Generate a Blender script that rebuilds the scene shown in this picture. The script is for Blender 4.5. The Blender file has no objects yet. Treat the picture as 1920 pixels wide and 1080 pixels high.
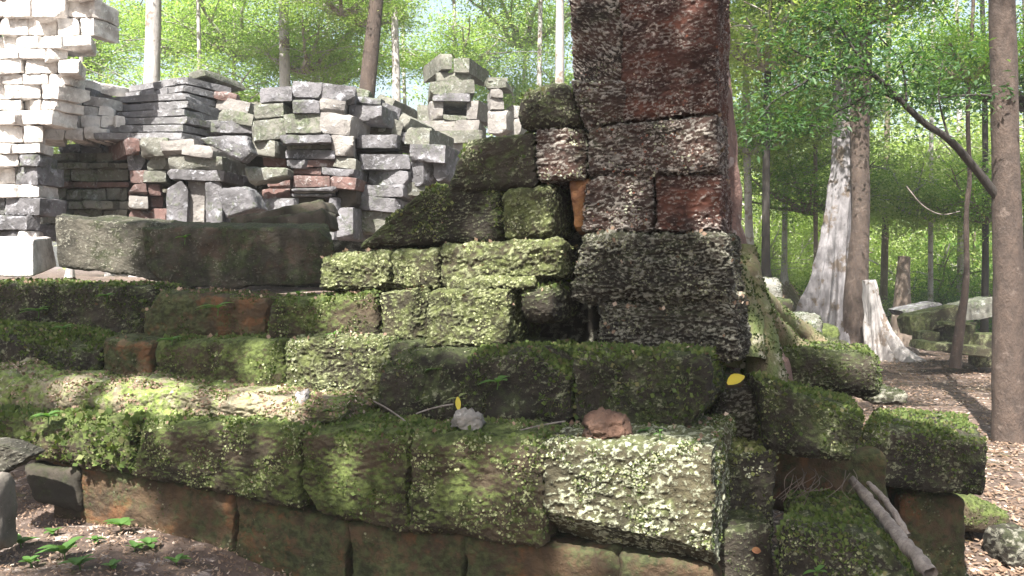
import bpy, math, random
import numpy as np
from mathutils import Vector, Matrix
R = math.radians
F = 1663.0; CZ = 1.6; HY = 500.0
random.seed(5); rng = np.random.default_rng(11)
scene = bpy.context.scene
# ---------------------------------------------------------------- camera, sky, sun, exposure
cam = bpy.data.cameras.new('camera'); camo = bpy.data.objects.new('camera', cam)
scene.collection.objects.link(camo); scene.camera = camo
camo.location = (0, 0, CZ); camo.rotation_euler = (R(90), 0, 0)
cam.sensor_width = 36; cam.lens = 36 * F / 1920; cam.shift_y = -(540 - HY) / 1920
cam.clip_start = 0.05; cam.clip_end = 1000
SUN_EL, SUN_AZ = 52.0, 199.0            # azimuth clockwise from +Y
S = Vector((math.sin(R(SUN_AZ)) * math.cos(R(SUN_EL)), math.cos(R(SUN_AZ)) * math.cos(R(SUN_EL)), math.sin(R(SUN_EL))))
w = bpy.data.worlds.new('World'); scene.world = w; w.use_nodes = True
nt = w.node_tree; bg = nt.nodes['Background']
sky = nt.nodes.new('ShaderNodeTexSky'); sky.sky_type = 'NISHITA'; sky.sun_disc = False
sky.sun_elevation = R(SUN_EL); sky.sun_rotation = R(SUN_AZ); sky.air_density = 1.3; sky.dust_density = 4.0
nt.links.new(sky.outputs[0], bg.inputs[0]); bg.inputs[1].default_value = 0.065
sl = bpy.data.lights.new('sun', 'SUN'); sl.energy = 5.0; sl.angle = R(0.55); sl.color = (1, 0.955, 0.88)
so = bpy.data.objects.new('sun', sl); scene.collection.objects.link(so)
so.rotation_euler = S.to_track_quat('Z', 'Y').to_euler(); so.location = (-6, -6, 14)
scene.view_settings.view_transform = 'Standard'; scene.view_settings.look = 'None'
scene.view_settings.exposure = 2.05; scene.view_settings.gamma = 1
scene.cycles.max_bounces = 8; scene.cycles.transparent_max_bounces = 8; scene.cycles.use_denoising = True
scene.cycles.diffuse_bounces = 4
C = scene.collection

# ---------------------------------------------------------------- numpy noise
_perm = rng.permutation(256); _perm = np.concatenate([_perm, _perm, _perm])
_g = rng.normal(size=(256, 3)); _g /= np.linalg.norm(_g, axis=1)[:, None]
def noise(p):
    i = np.floor(p).astype(int); f = p - i; u = f * f * f * (f * (f * 6 - 15) + 10)
    i &= 255; out = 0
    for dx in (0, 1):
        wx = u[:, 0] if dx else 1 - u[:, 0]
        for dy in (0, 1):
            wy = u[:, 1] if dy else 1 - u[:, 1]
            for dz in (0, 1):
                wz = u[:, 2] if dz else 1 - u[:, 2]
                h = _perm[_perm[_perm[(i[:, 0] + dx) & 255] + ((i[:, 1] + dy) & 255)] + ((i[:, 2] + dz) & 255)]
                gr = _g[h]
                d = (f[:, 0] - dx) * gr[:, 0] + (f[:, 1] - dy) * gr[:, 1] + (f[:, 2] - dz) * gr[:, 2]
                out = out + wx * wy * wz * d
    return out * 1.6
def fbm(p, n=3):
    a, s, o = 1.0, 0, 0
    for k in range(n):
        o = o + a * noise(p * 2 ** k + 7.3 * k); s += a; a *= .5
    return o / s

# ---------------------------------------------------------------- projection helpers
def P(px, py, d): return np.array([(px - 960) / F * d, d, CZ - (py - HY) / F * d])
BV = np.array([.325, .9457]); WC = 3.26     # wall plane: BV . (x,y) = WC + off
def wd(px, off): return (WC + off) / (BV[0] * (px - 960) / F + BV[1])
def W(px, py, off): return P(px, py, wd(px, off))

# ---------------------------------------------------------------- object helpers
def mesh_obj(name, v, f, mat, parent=None, smooth=True, origin=None, mats=None, midx=None):
    v = np.asarray(v, dtype=np.float64)
    if origin is None:
        origin = np.array([(v[:, 0].min() + v[:, 0].max()) / 2, (v[:, 1].min() + v[:, 1].max()) / 2, v[:, 2].min()])
    org = np.asarray(origin, float); me = bpy.data.meshes.new(name); lv = (v - org).astype(np.float32)
    if isinstance(f, np.ndarray):
        k = f.shape[1]; me.vertices.add(len(lv)); me.vertices.foreach_set('co', lv.ravel())
        me.loops.add(f.size); me.loops.foreach_set('vertex_index', f.astype(np.int32).ravel())
        me.polygons.add(len(f)); me.polygons.foreach_set('loop_start', np.arange(0, f.size, k, dtype=np.int32))
        me.polygons.foreach_set('loop_total', np.full(len(f), k, dtype=np.int32)); me.update(calc_edges=True)
    else:
        me.from_pydata(lv.tolist(), [], [list(map(int, q)) for q in f])
    for m_ in (mats or [mat]): me.materials.append(m_)
    if midx is not None: me.polygons.foreach_set('material_index', np.asarray(midx, dtype=np.int32))
    me.polygons.foreach_set('use_smooth', np.full(len(me.polygons), smooth)); me.update()
    o = bpy.data.objects.new(name, me); C.objects.link(o)
    if parent is not None:
        o.parent = parent; o.location = Vector(org.tolist()) - Vector(parent['_o']) if '_o' in parent else org.tolist()
    else:
        o.location = org.tolist()
    o['_o'] = org.tolist()
    return o
def tag(o, label=None, cat=None, group=None, kind=None):
    if label: o['label'] = label
    if cat: o['category'] = cat
    if group: o['group'] = group
    if kind: o['kind'] = kind
    return o
def empty(name, loc):
    o = bpy.data.objects.new(name, None); C.objects.link(o); o.location = [float(a) for a in loc]
    o['_o'] = [float(a) for a in loc]; o.empty_display_size = .1; return o

# ---------------------------------------------------------------- materials
def mat_new(name):
    m = bpy.data.materials.new(name); m.use_nodes = True
    return m, m.node_tree, m.node_tree.nodes['Principled BSDF']
def nd(nt, t, **k):
    n = nt.nodes.new(t)
    for a, b in k.items(): setattr(n, a, b)
    return n
def ntex(nt, vec, scale, detail=5, rough=.6, dist=0):
    n = nd(nt, 'ShaderNodeTexNoise'); n.inputs['Scale'].default_value = scale; n.inputs['Detail'].default_value = detail
    n.inputs['Roughness'].default_value = rough; n.inputs['Distortion'].default_value = dist
    nt.links.new(vec, n.inputs['Vector']); return n.outputs['Fac']
def ramp(nt, fac, lo, hi, a=0., b=1.):
    n = nd(nt, 'ShaderNodeMapRange'); n.inputs[1].default_value = lo; n.inputs[2].default_value = hi
    n.inputs[3].default_value = a; n.inputs[4].default_value = b; n.interpolation_type = 'SMOOTHSTEP'
    nt.links.new(fac, n.inputs[0]); return n.outputs[0]
def mix(nt, fac, a, b):
    n = nd(nt, 'ShaderNodeMix', data_type='RGBA')
    for s, v in ((n.inputs[0], fac), (n.inputs[6], a), (n.inputs[7], b)):
        if hasattr(v, 'links'): nt.links.new(v, s)
        elif isinstance(v, tuple): s.default_value = (*v, 1)
        else: s.default_value = v
    return n.outputs[2]
def mth(nt, op, a, b):
    n = nd(nt, 'ShaderNodeMath', operation=op)
    for s, v in ((n.inputs[0], a), (n.inputs[1], b)):
        if hasattr(v, 'links'): nt.links.new(v, s)
        else: s.default_value = v
    return n.outputs[0]
def stone(name, base, dark, moss=(.07, .10, .02), moss_amt=.5, lich=(.42, .44, .36), lich_amt=.5, top=.3, fscale=55,
          bump=.6, stretch=1.0, rust=None, rust_amt=0, attr=True):
    m, nt, b = mat_new(name)
    tc = nd(nt, 'ShaderNodeTexCoord'); mp = nd(nt, 'ShaderNodeMapping'); mp.inputs['Scale'].default_value = (1, 1, stretch)
    oi = nd(nt, 'ShaderNodeObjectInfo'); va = nd(nt, 'ShaderNodeVectorMath', operation='ADD')
    sc = nd(nt, 'ShaderNodeVectorMath', operation='SCALE'); sc.inputs['Scale'].default_value = 1.0
    nt.links.new(oi.outputs['Location'], sc.inputs[0])
    nt.links.new(tc.outputs['Object'], va.inputs[0]); nt.links.new(sc.outputs[0], va.inputs[1])
    nt.links.new(va.outputs[0], mp.inputs[0]); V = mp.outputs[0]
    n1 = ntex(nt, V, 4, 6, .65); n2 = ntex(nt, V, 17, 5, .7, .4); n3 = ntex(nt, V, fscale * (2.6 if attr else 1), 4, .7, .3)
    if attr:
        at = nd(nt, 'ShaderNodeAttribute', attribute_name='crust'); crust = mth(nt, 'ADD', mth(nt, 'MULTIPLY', at.outputs['Fac'], .36), mth(nt, 'MULTIPLY', n3, .64))
    else: crust = n3
    n4 = ntex(nt, V, 1.7, 4, .6)
    col = mix(nt, ramp(nt, n1, .35, .65), dark, base)
    if rust: col = mix(nt, mth(nt, 'MULTIPLY', ramp(nt, ntex(nt, V, 5.5, 4, .6, .5), .5, .62), rust_amt), col, rust)
    ge = nd(nt, 'ShaderNodeNewGeometry'); sx = nd(nt, 'ShaderNodeSeparateXYZ'); nt.links.new(ge.outputs['Normal'], sx.inputs[0])
    t = .72 - moss_amt * .42
    mm = mth(nt, 'ADD', mth(nt, 'ADD', mth(nt, 'MULTIPLY', n2, .5), mth(nt, 'MULTIPLY', n4, .5)), mth(nt, 'MULTIPLY', sx.outputs[2], top * .35))
    mossf = ramp(nt, mm, t - .06, t + .06)
    mcol = mix(nt, ramp(nt, ntex(nt, V, 30, 3, .6), .35, .65), tuple(a * .55 for a in moss), tuple(min(1, a * 1.35) for a in moss))
    col = mix(nt, mossf, col, mcol)
    t = .70 - lich_amt * .28
    lf = ramp(nt, mth(nt, 'ADD', mth(nt, 'MULTIPLY', crust, .62), mth(nt, 'MULTIPLY', ntex(nt, V, 7, 5, .7, .6), .38)), t - .045, t + .045)
    lcol = mix(nt, ramp(nt, n2, .4, .6), tuple(a * .6 for a in lich), lich)
    col = mix(nt, mth(nt, 'MULTIPLY', lf, .9), col, lcol)
    nt.links.new(col, b.inputs['Base Color']); b.inputs['Roughness'].default_value = .9
    b.inputs['Specular IOR Level'].default_value = .25
    bp = nd(nt, 'ShaderNodeBump'); bp.inputs['Strength'].default_value = bump; bp.inputs['Distance'].default_value = .02
    hh = mth(nt, 'ADD', mth(nt, 'MULTIPLY', n3, .6), mth(nt, 'ADD', mth(nt, 'MULTIPLY', n2, .8), mth(nt, 'MULTIPLY', lf, .12)))
    nt.links.new(hh, bp.inputs['Height']); nt.links.new(bp.outputs[0], b.inputs['Normal'])
    return m
def leafmat(name, c1, c2, c3=None, trans=.45, rough=.5):
    m, nt, b = mat_new(name)
    ge = nd(nt, 'ShaderNodeNewGeometry')
    col = mix(nt, ge.outputs['Random Per Island'], c1, c2)
    if c3:
        col = mix(nt, ramp(nt, mth(nt, 'FRACT', mth(nt, 'MULTIPLY', ge.outputs['Random Per Island'], 17.31), 0), .85, .95), col, c3)
    nt.links.new(col, b.inputs['Base Color']); b.inputs['Roughness'].default_value = rough
    b.inputs['Specular IOR Level'].default_value = .3
    if trans:
        tr = nd(nt, 'ShaderNodeBsdfTranslucent'); mx = nd(nt, 'ShaderNodeMixShader'); mx.inputs[0].default_value = trans
        g = nd(nt, 'ShaderNodeMix', data_type='RGBA', blend_type='MULTIPLY'); g.inputs[0].default_value = 1
        nt.links.new(col, g.inputs[6]); g.inputs[7].default_value = (1.5, 1.7, .7, 1)
        nt.links.new(g.outputs[2], tr.inputs[0])
        nt.links.new(b.outputs[0], mx.inputs[1]); nt.links.new(tr.outputs[0], mx.inputs[2])
        nt.links.new(mx.outputs[0], nt.nodes['Material Output'].inputs[0])
    return m
def barkmat(name, a, b_, sc=6, stretch=.25, bump=.6, patch=None, patch_amt=.5):
    m, nt, b = mat_new(name); tc = nd(nt, 'ShaderNodeTexCoord'); mp = nd(nt, 'ShaderNodeMapping')
    mp.inputs['Scale'].default_value = (1, 1, stretch); nt.links.new(tc.outputs['Object'], mp.inputs[0]); V = mp.outputs[0]
    n1 = ntex(nt, V, sc, 6, .65, .3); n2 = ntex(nt, V, sc * 6, 4, .7)
    col = mix(nt, ramp(nt, n1, .35, .65), a, b_)
    col = mix(nt, mth(nt, 'MULTIPLY', ramp(nt, n2, .45, .7), .45), col, tuple(x * .45 for x in a))
    if patch: col = mix(nt, ramp(nt, ntex(nt, tc.outputs['Object'], sc * .8, 5, .7), .62 - .2 * patch_amt, .7 - .2 * patch_amt), col, patch)
    nt.links.new(col, b.inputs['Base Color']); b.inputs['Roughness'].default_value = .85
    bp = nd(nt, 'ShaderNodeBump'); bp.inputs['Strength'].default_value = bump; bp.inputs['Distance'].default_value = .03
    nt.links.new(mth(nt, 'ADD', n1, mth(nt, 'MULTIPLY', n2, .5)), bp.inputs['Height']); nt.links.new(bp.outputs[0], b.inputs['Normal'])
    return m
M = {}
M['red'] = stone('laterite_red', (.095, .042, .032), (.035, .019, .016), (.065, .058, .038), .2, (.36, .31, .28), .5, .1, 60, .9, 2.0, rust=(.15, .055, .035), rust_amt=.5)
M['redgrey'] = stone('laterite_grey', (.080, .046, .037), (.028, .021, .018), (.065, .062, .04), .3, (.38, .35, .31), .57, .1, 60, .9, 1.8)
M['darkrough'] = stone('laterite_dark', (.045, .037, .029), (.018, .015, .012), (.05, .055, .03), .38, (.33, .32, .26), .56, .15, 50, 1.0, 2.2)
M['orange'] = stone('laterite_orange', (.24, .12, .045), (.11, .05, .03), (.12, .11, .035), .25, (.4, .36, .28), .1, .2, 50, .7)
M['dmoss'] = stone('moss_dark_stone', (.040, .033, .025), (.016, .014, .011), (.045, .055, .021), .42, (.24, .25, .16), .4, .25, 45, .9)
M['lmoss'] = stone('moss_sunlit_stone', (.062, .054, .033), (.024, .021, .015), (.085, .098, .036), .52, (.29, .31, .17), .5, .2, 40, 1.)  # lighter copy of the mossy stone; sunlight on lit blocks partly in the colour
M['gmoss'] = stone('moss_green_stone', (.08, .06, .04), (.03, .025, .017), (.075, .095, .028), .5, (.22, .25, .12), .28, .4, 45, .9)
M["wlich"] = stone("lichen_white_stone", (.08, .07, .042), (.035, .032, .02), (.09, .10, .045), .42, (.46, .48, .34), .54, .2, 34, 1.)
M['base'] = stone('laterite_base', (.095, .062, .036), (.038, .027, .018), (.045, .052, .022), .5, (.18, .15, .10), .12, .1, 40, .7, rust=(.16, .072, .03), rust_amt=.55)
NA = dict(attr=False)
M['tower'] = stone('tower_stone', (.72, .69, .66), (.34, .31, .29), (.30, .29, .22), .15, (.80, .77, .74), .5, .1, 20, .8, **NA)  # near white: overexposed sunlight is put into the stone colour
M['roofgrey'] = stone('roof_stone', (.20, .195, .205), (.11, .108, .112), (.11, .12, .09), .28, (.33, .33, .35), .5, .1, 16, .9, **NA)
M['redrock'] = stone('red_rock', (.105, .06, .042), (.04, .026, .02), (.12, .10, .04), .12, (.34, .24, .18), .35, .0, 70, 1., **NA)
M['lint'] = stone('beam_stone', (.070, .060, .047), (.024, .022, .017), (.034, .042, .018), .5, (.20, .19, .15), .3, .25, 60, .9, rust=(.08, .042, .027), rust_amt=.35)
M['lintp'] = stone('beam_stone_pale', (.11, .10, .08), (.032, .03, .024), (.035, .04, .02), .4, (.28, .27, .22), .42, .2, 60, .9)
M['lintel'] = stone('sandstone_dark', (.06, .050, .040), (.026, .023, .018), (.03, .033, .017), .4, (.2, .19, .15), .15, .25, 40, .5, **NA)
M['cornerpale'] = stone('sandstone_corner', (.17, .15, .13), (.09, .08, .07), (.09, .095, .06), .3, (.30, .28, .25), .3, .1, 40, .5, **NA)
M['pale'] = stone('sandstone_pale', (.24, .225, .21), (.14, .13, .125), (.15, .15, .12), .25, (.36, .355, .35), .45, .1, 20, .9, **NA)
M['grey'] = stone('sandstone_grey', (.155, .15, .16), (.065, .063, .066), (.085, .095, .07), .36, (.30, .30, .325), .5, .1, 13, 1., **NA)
M['greygreen'] = stone('sandstone_green', (.17, .165, .145), (.095, .095, .08), (.10, .115, .075), .42, (.31, .32, .30), .45, .1, 15, 1., **NA)
M['pink'] = stone('laterite_pink', (.15, .09, .08), (.09, .06, .055), (.11, .10, .08), .3, (.28, .255, .25), .5, .1, 16, .9, **NA)
M['ledge'] = stone('ledge_soil', (.26, .23, .16), (.12, .10, .07), (.13, .17, .045), .5, (.42, .42, .30), .35, .1, 40, .8, **NA)
M['soil'] = stone('soil', (.20, .13, .09), (.10, .065, .045), (.09, .11, .03), .28, (.42, .34, .27), .32, .0, 26, .7, **NA)
M['dirt'] = stone('dirt_litter', (.125, .09, .073), (.058, .042, .034), (.10, .11, .04), .25, (.42, .35, .31), .42, .0, 14, .9, **NA)
M['mossgrow'] = leafmat('moss_leaves', (.05, .08, .02), (.11, .145, .038), (.15, .14, .065), .22, .7)
M['mossdark'] = leafmat('moss_leaves_dark', (.03, .045, .014), (.06, .08, .026), (.12, .11, .06), .2, .8)
M['mossyel'] = leafmat('moss_leaves_yellow', (.11, .13, .04), (.20, .22, .09), (.28, .26, .15), .2, .8)
M['flake_g'] = leafmat('lichen_flakes_green', (.12, .13, .06), (.29, .31, .17), (.12, .12, .06), .1, .9)
M['flake_d'] = leafmat('lichen_flakes_dark', (.06, .062, .04), (.20, .20, .135), (.06, .05, .03), .1, .9)
M['flake_w'] = leafmat('lichen_flakes_white', (.17, .175, .11), (.42, .43, .33), (.2, .2, .12), .1, .9)
M['flake_r'] = leafmat('lichen_flakes_reddish', (.10, .08, .07), (.29, .255, .225), (.14, .05, .03), .0, .9)
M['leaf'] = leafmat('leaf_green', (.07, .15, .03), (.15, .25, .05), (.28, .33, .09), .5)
M['leafl'] = leafmat('leaf_glare_pale', (.16, .24, .07), (.28, .36, .15), (.38, .40, .24), .5)  # paler than real leaves, overexposed glare of the left trees put in
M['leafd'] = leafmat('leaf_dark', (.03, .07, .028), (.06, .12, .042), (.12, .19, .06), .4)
M['weed'] = leafmat('weed_leaf', (.06, .13, .035), (.10, .19, .05), None, .4)
M['yellow'] = leafmat('leaf_yellow', (.50, .40, .05), (.58, .47, .07), None, .3)
M['litter'] = leafmat('dead_leaves', (.09, .055, .035), (.26, .18, .13), (.46, .37, .30), .1, .7)
M['bark'] = barkmat('bark_brown', (.10, .075, .058), (.16, .125, .10), 5, .3, .6, (.30, .27, .22), .2)
M['barkr'] = barkmat('bark_red', (.10, .055, .045), (.17, .10, .08), 12, .8, 1.0, (.28, .23, .21), .35)
M['barkn'] = barkmat('bark_smooth_brown', (.042, .029, .023), (.070, .048, .037), 9, .6, .9, (.095, .072, .06), .2)
M['barkp'] = barkmat('bark_pale', (.26, .24, .235), (.40, .38, .37), 3, .3, .7, (.16, .125, .10), .45)
M['barkb'] = barkmat('bark_buttress', (.13, .122, .128), (.21, .20, .21), 4, .3, .9, (.09, .07, .055), .5)
M['barkd'] = barkmat('bark_dark', (.018, .015, .013), (.034, .028, .024), 8, .3, .6)
M['barkmoss'] = barkmat('bark_mossy', (.13, .10, .06), (.10, .13, .04), 8, .5, .9, (.30, .28, .2), .3)
M['wood'] = barkmat('dead_wood', (.15, .125, .11), (.27, .235, .21), 22, .3, .5)
M['pebble'] = stone('pebble_grey', (.20, .185, .165), (.10, .09, .08), (.12, .12, .07), .2, (.38, .36, .33), .4, 0, 50, .5, attr=False)

# ---------------------------------------------------------------- stone blocks
def lattice(dims, h):
    n = [max(2, int(round(d / hh))) for d, hh in zip(dims, h)]
    nx, ny, nz = n
    I = np.full((nx + 1, ny + 1, nz + 1), -1, dtype=np.int64)
    mask = np.zeros_like(I, bool); mask[[0, -1]] = 1; mask[:, [0, -1]] = 1; mask[:, :, [0, -1]] = 1
    idx = np.argwhere(mask); I[tuple(idx.T)] = np.arange(len(idx))
    q = idx / np.array([nx, ny, nz]); F_ = []
    def side(A, flip):
        a = np.stack([A[:-1, :-1], A[1:, :-1], A[1:, 1:], A[:-1, 1:]], -1).reshape(-1, 4)
        F_.append(a[:, ::-1] if flip else a)
    side(I[:, :, 0], True); side(I[:, :, -1], False); side(I[:, 0, :], False); side(I[:, -1, :], True)
    side(I[0], True); side(I[-1], False)
    return q, np.concatenate(F_)
def block_mesh(c8, h=.014, r=.03, amp=(.02, .012, .006), seed=0, rug=1.0, zs=1.6, chips=0, kx=1.):
    """c8: corners [front bl, br, tr, tl, back bl, br, tr, tl] (front faces the viewer)"""
    c = np.array(c8)
    dx = (np.linalg.norm(c[1] - c[0]) + np.linalg.norm(c[2] - c[3])) / 2
    dz = (np.linalg.norm(c[3] - c[0]) + np.linalg.norm(c[2] - c[1])) / 2
    dy = np.linalg.norm(c[4] - c[0]); dims = np.array([dx, dy, dz])
    q, f = lattice(dims, (h, h * 1.8, h))
    m = (q - .5) * dims; r = min(r, dims.min() * .45)
    rr = r * (1 + .5 * noise(m * 3 + seed * 3.7))[:, None]
    K = np.array([kx, 1, 1]); inner = dims / 2 - rr * K; inner = np.maximum(inner, .0)
    cl = np.clip(m, -inner, inner); dl = (m - cl) / K; ln = np.linalg.norm(dl, axis=1)[:, None] + 1e-9
    nrm = dl / ln; m2 = cl + nrm * rr * K; nrm = nrm / K; nrm /= np.linalg.norm(nrm, axis=1)[:, None]
    s = seed * 13.1
    gg = np.random.default_rng(seed)
    for _ in range(chips):
        nn = gg.choice([-1, 1], 3) * gg.uniform(.25, 1, 3); nn[gg.integers(3)] *= gg.choice([.15, 1]); nn /= np.linalg.norm(nn)
        oo = np.abs(nn * dims / 2).sum() - gg.uniform(.08, .30) * dims.min() - .01
        ex = np.maximum(0, m2 @ nn - oo); m2 = m2 - ex[:, None] * nn
    a = np.array([1, 1, zs])
    d = amp[0] * fbm(m2 * 4 + s, 2) + amp[1] * .75 * fbm(m2 * 12 * a + s, 3)
    fine = fbm(m2 * 52 * a + s, 2); d = d + amp[2] * rug * .75 * np.tanh(fine * 3)
    m3 = m2 + nrm * d[:, None]
    u = m3 / dims + .5; x, y, z = u[:, :1], u[:, 1:2], u[:, 2:]
    fr = (c[0] * (1 - x) + c[1] * x) * (1 - z) + (c[3] * (1 - x) + c[2] * x) * z
    bk = (c[4] * (1 - x) + c[5] * x) * (1 - z) + (c[7] * (1 - x) + c[6] * x) * z
    return fr * (1 - y) + bk * y, f, .5 + .5 * np.tanh(fine * 3)
def scatter(v, f, dens, kind, size, mat, name, parent, up=-1, seed=0, cut=.0, frm=None, zfreq=1.0, nscale=7.0):
    """small leaves or crusts grown on a surface; up = least upward slope of the surface they take"""
    g = np.random.default_rng(seed + 77)
    a, b, c, d = (v[f[:, k]] for k in range(4))
    n = np.cross(c - a, d - b); ar = np.linalg.norm(n, axis=1) / 2; n = n / (2 * ar[:, None] + 1e-12)
    cen = (a + c) / 2
    vis = (n[:, 1] < .45) & (n[:, 2] > up)
    if frm is not None: vis &= frm(cen)
    wgt = ar * vis
    if cut > -9:
        nn = fbm(cen * np.array([1, 1, zfreq]) * nscale + 31, 2); wgt = wgt * np.clip((nn - cut) * 6 + .5, 0.0, 1)
    N = int(wgt.sum() * dens)
    if N < 3: return None
    k = g.choice(len(f), N, p=wgt / wgt.sum()); s, t = g.random((2, N, 1))
    p = (a[k] * (1 - s) + b[k] * s) * (1 - t) + (d[k] * (1 - s) + c[k] * s) * t
    nr = n[k]
    if kind == 'flake':       # cupped crust lobes lying along the face, lifted at the rim
        rnd = g.normal(size=(N, 3)); t1 = np.cross(nr, rnd); t1 /= np.linalg.norm(t1, axis=1)[:, None]; t2 = np.cross(nr, t1)
        sz = size * (.5 + g.random((N, 1))); tilt = g.normal(size=(N, 1)) * .35
        V = []
        for kk in range(5):
            an = kk * 2 * math.pi / 5 + g.random((N, 1)) * .8; rd = sz * (.7 + .5 * g.random((N, 1)))
            V.append(p + (t1 * np.cos(an) + t2 * np.sin(an)) * rd + nr * (size * (.18 + .3 * g.random((N, 1))) + np.cos(an) * rd * tilt * .6))
        V.append(p + nr * size * .15)
        V = np.stack(V, 1).reshape(-1, 3); o = np.arange(N)[:, None] * 6
        fc = np.concatenate([np.concatenate([o + kk, o + (kk + 1) % 5, o + 5], 1) for kk in range(5)])
    else:                     # little pointed leaves standing off the face
        dirn = nr * .7 + g.normal(size=(N, 3)) * .55 + np.array([0, 0, .35]); dirn /= np.linalg.norm(dirn, axis=1)[:, None]
        side = np.cross(dirn, g.normal(size=(N, 3))); side /= np.linalg.norm(side, axis=1)[:, None]
        L = size * (.5 + g.random((N, 1)) * 1.0); wd_ = L * (.22 if kind == 'blade' else .42)
        p0 = p - nr * .003
        V = np.stack([p0, p0 + dirn * L * .5 + side * wd_, p0 + dirn * L, p0 + dirn * L * .5 - side * wd_], 1).reshape(-1, 3)
        o = np.arange(N)[:, None] * 4; fc = np.concatenate([np.concatenate([o, o + 1, o + 2], 1), np.concatenate([o, o + 2, o + 3], 1)])
    ob = mesh_obj(name, V, fc, mat, parent, smooth=False); ob['kind'] = 'stuff'
    return ob
_seed = [0]
def corners(q, off, thick, back=None, offs=None):
    """q: pixels tl, tr, br, bl on the wall plane pushed back by off"""
    tl, tr, br, bl = q
    o4 = offs or (off,) * 4
    fr = [W(*bl, o4[3]), W(*br, o4[2]), W(*tr, o4[1]), W(*tl, o4[0])]
    b = np.array([BV[0], BV[1], 0]) * thick if back is None else np.array(back)
    return fr + [p + b for p in fr]
def flat(q, d, thick, yaw=0, back=None):
    """q: pixels tl, tr, br, bl, at depth d (or (d_left, d_right))"""
    dl, dr = d if isinstance(d, tuple) else (d, d)
    tl, tr, br, bl = q
    fr = [P(*bl, dl), P(*br, dr), P(*tr, dr), P(*tl, dl)]
    e = fr[1] - fr[0]; b = np.array([-e[1], e[0], 0]); b = b / np.linalg.norm(b) * thick if back is None else np.array(back)
    return fr + [p + b for p in fr]
GR = 'laterite blocks of the stepped temple wall'
def blk(name, label, c8, mat, cat='stone block', group=None, h=.014, r=.03, amp=(.02, .012, .006), rug=1., zs=1.6, grow=(), parent=None, chips=1, kx=.5):
    _seed[0] += 1; s = _seed[0]
    if h <= .013: h = .0068
    v, f, cr_ = block_mesh(c8, h, r, amp, s, rug, zs, chips, kx)
    o = mesh_obj(name, v, f, M[mat], parent)
    o.data.attributes.new('crust', 'FLOAT', 'POINT').data.foreach_set('value', cr_.astype(np.float32))
    if h > .021: o.data.set_sharp_from_angle(angle=R(28))
    if parent is None: tag(o, label, cat, group)
    if grow and group == GR and h < .012: grow = list(grow) + ([('moss', 'leaf', 3200, .021, 'mossgrow', .55, .02)] if mat in ('gmoss', 'dmoss') else []) + [('dead_leaves', 'leaf', 420, .020, 'litter', .7, -.05)]
    for i, gg in enumerate(grow):
        nm, kind, dens, size, mt, up, cut = gg[:7]
        scatter(v, f, dens, kind, size, M[mt], nm, o, up, s * 3 + i, cut, gg[7] if len(gg) > 7 else None)
    return o
def rect(x0, y0, x1, y1): return [(x0, y0), (x1, y0), (x1, y1), (x0, y1)]

FG = lambda d=1., cut=-.05: ('lichen', 'flake', 3600 * d, .0050, 'flake_g', -.6, cut + .12)
FD = lambda d=1., cut=.0: ('lichen', 'flake', 3000 * d, .0048, 'flake_d', -.6, cut + .12)
FW = lambda d=1., cut=-.1: ('lichen', 'flake', 3400 * d, .0052, 'flake_w', -.6, cut + .1)
FR = lambda d=1., cut=.0: ('lichen', 'flake', 3600 * d, .0048, 'flake_r', -.6, cut + .08)
MG = lambda d=1., cut=-.05, up=-.3: ('moss', 'leaf', 9000 * d, .011, 'mossgrow', up, cut + .12)
MD = lambda d=1., cut=-.05, up=-.5: ('moss', 'leaf', 8000 * d, .010, 'mossdark', up, cut + .10)
MY = lambda d=1., cut=-.05, up=-.3: ('moss', 'leaf', 9000 * d, .010, 'mossyel', up, cut + .1)

# ---- pillar
ROUGH = dict(amp=(.012, .018, .010), h=.011, r=.022, zs=3.2)
blk('stone_block', 'tall red brown laterite block at the very top of the pillar', corners([(1164, -70), (1347, -70), (1343, 207), (1166, 228)], .68, .5), 'red', group=GR, grow=[FR(1.3, -.05)], **ROUGH)
blk('stone_block', 'grey flecked laterite block forming the upper left edge of the pillar', corners([(1062, -70), (1166, -70), (1168, 232), (1074, 150)], .71, .5), 'redgrey', group=GR, grow=[FR(1.2), FD(.6)], **ROUGH)
blk('stone_block', 'laterite block with a dark hole on the left of the pillar under the top', corners([(1066, 148), (1172, 152), (1168, 226), (1096, 238)], .66, .5), 'redgrey', group=GR, grow=[FW(.6, .05), FR(.6)], **ROUGH)
blk('stone_block', 'dark rounded mossy block jutting left from the pillar below its top', corners([(972, 168), (1072, 146), (1094, 238), (972, 240)], .66, .5), 'dmoss', group=GR, grow=[FD(1.0), MD(.5)], h=.012, r=.06)
blk('stone_block', 'wide grey and red laterite block second from the top of the pillar', corners([(1102, 240), (1344, 212), (1347, 322), (1103, 328)], .66, .5), 'redgrey', group=GR, grow=[FR(1.5, -.15), FW(.35, .15)], **ROUGH)
blk('stone_block', 'pitted dark red laterite block in the third row of the pillar, left half', corners([(1100, 333), (1224, 327), (1222, 432), (1090, 436)], .67, .5), 'redgrey', group=GR, grow=[FR(1.3, -.05), FW(.5, .05)], **ROUGH)
blk('stone_block', 'smooth dark red laterite block in the third row of the pillar, by the trunk', corners([(1230, 328), (1352, 326), (1354, 434), (1228, 432)], .69, .5), 'red', group=GR, grow=[FR(.8, .05)], **ROUGH)
blk('stone_block', 'eroded orange stone beside the narrow vertical gap of the pillar', corners([(1064, 336), (1106, 332), (1104, 432), (1070, 438)], .72, .4), 'orange', group=GR, h=.012, r=.05, amp=(.03, .012, .004))
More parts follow.
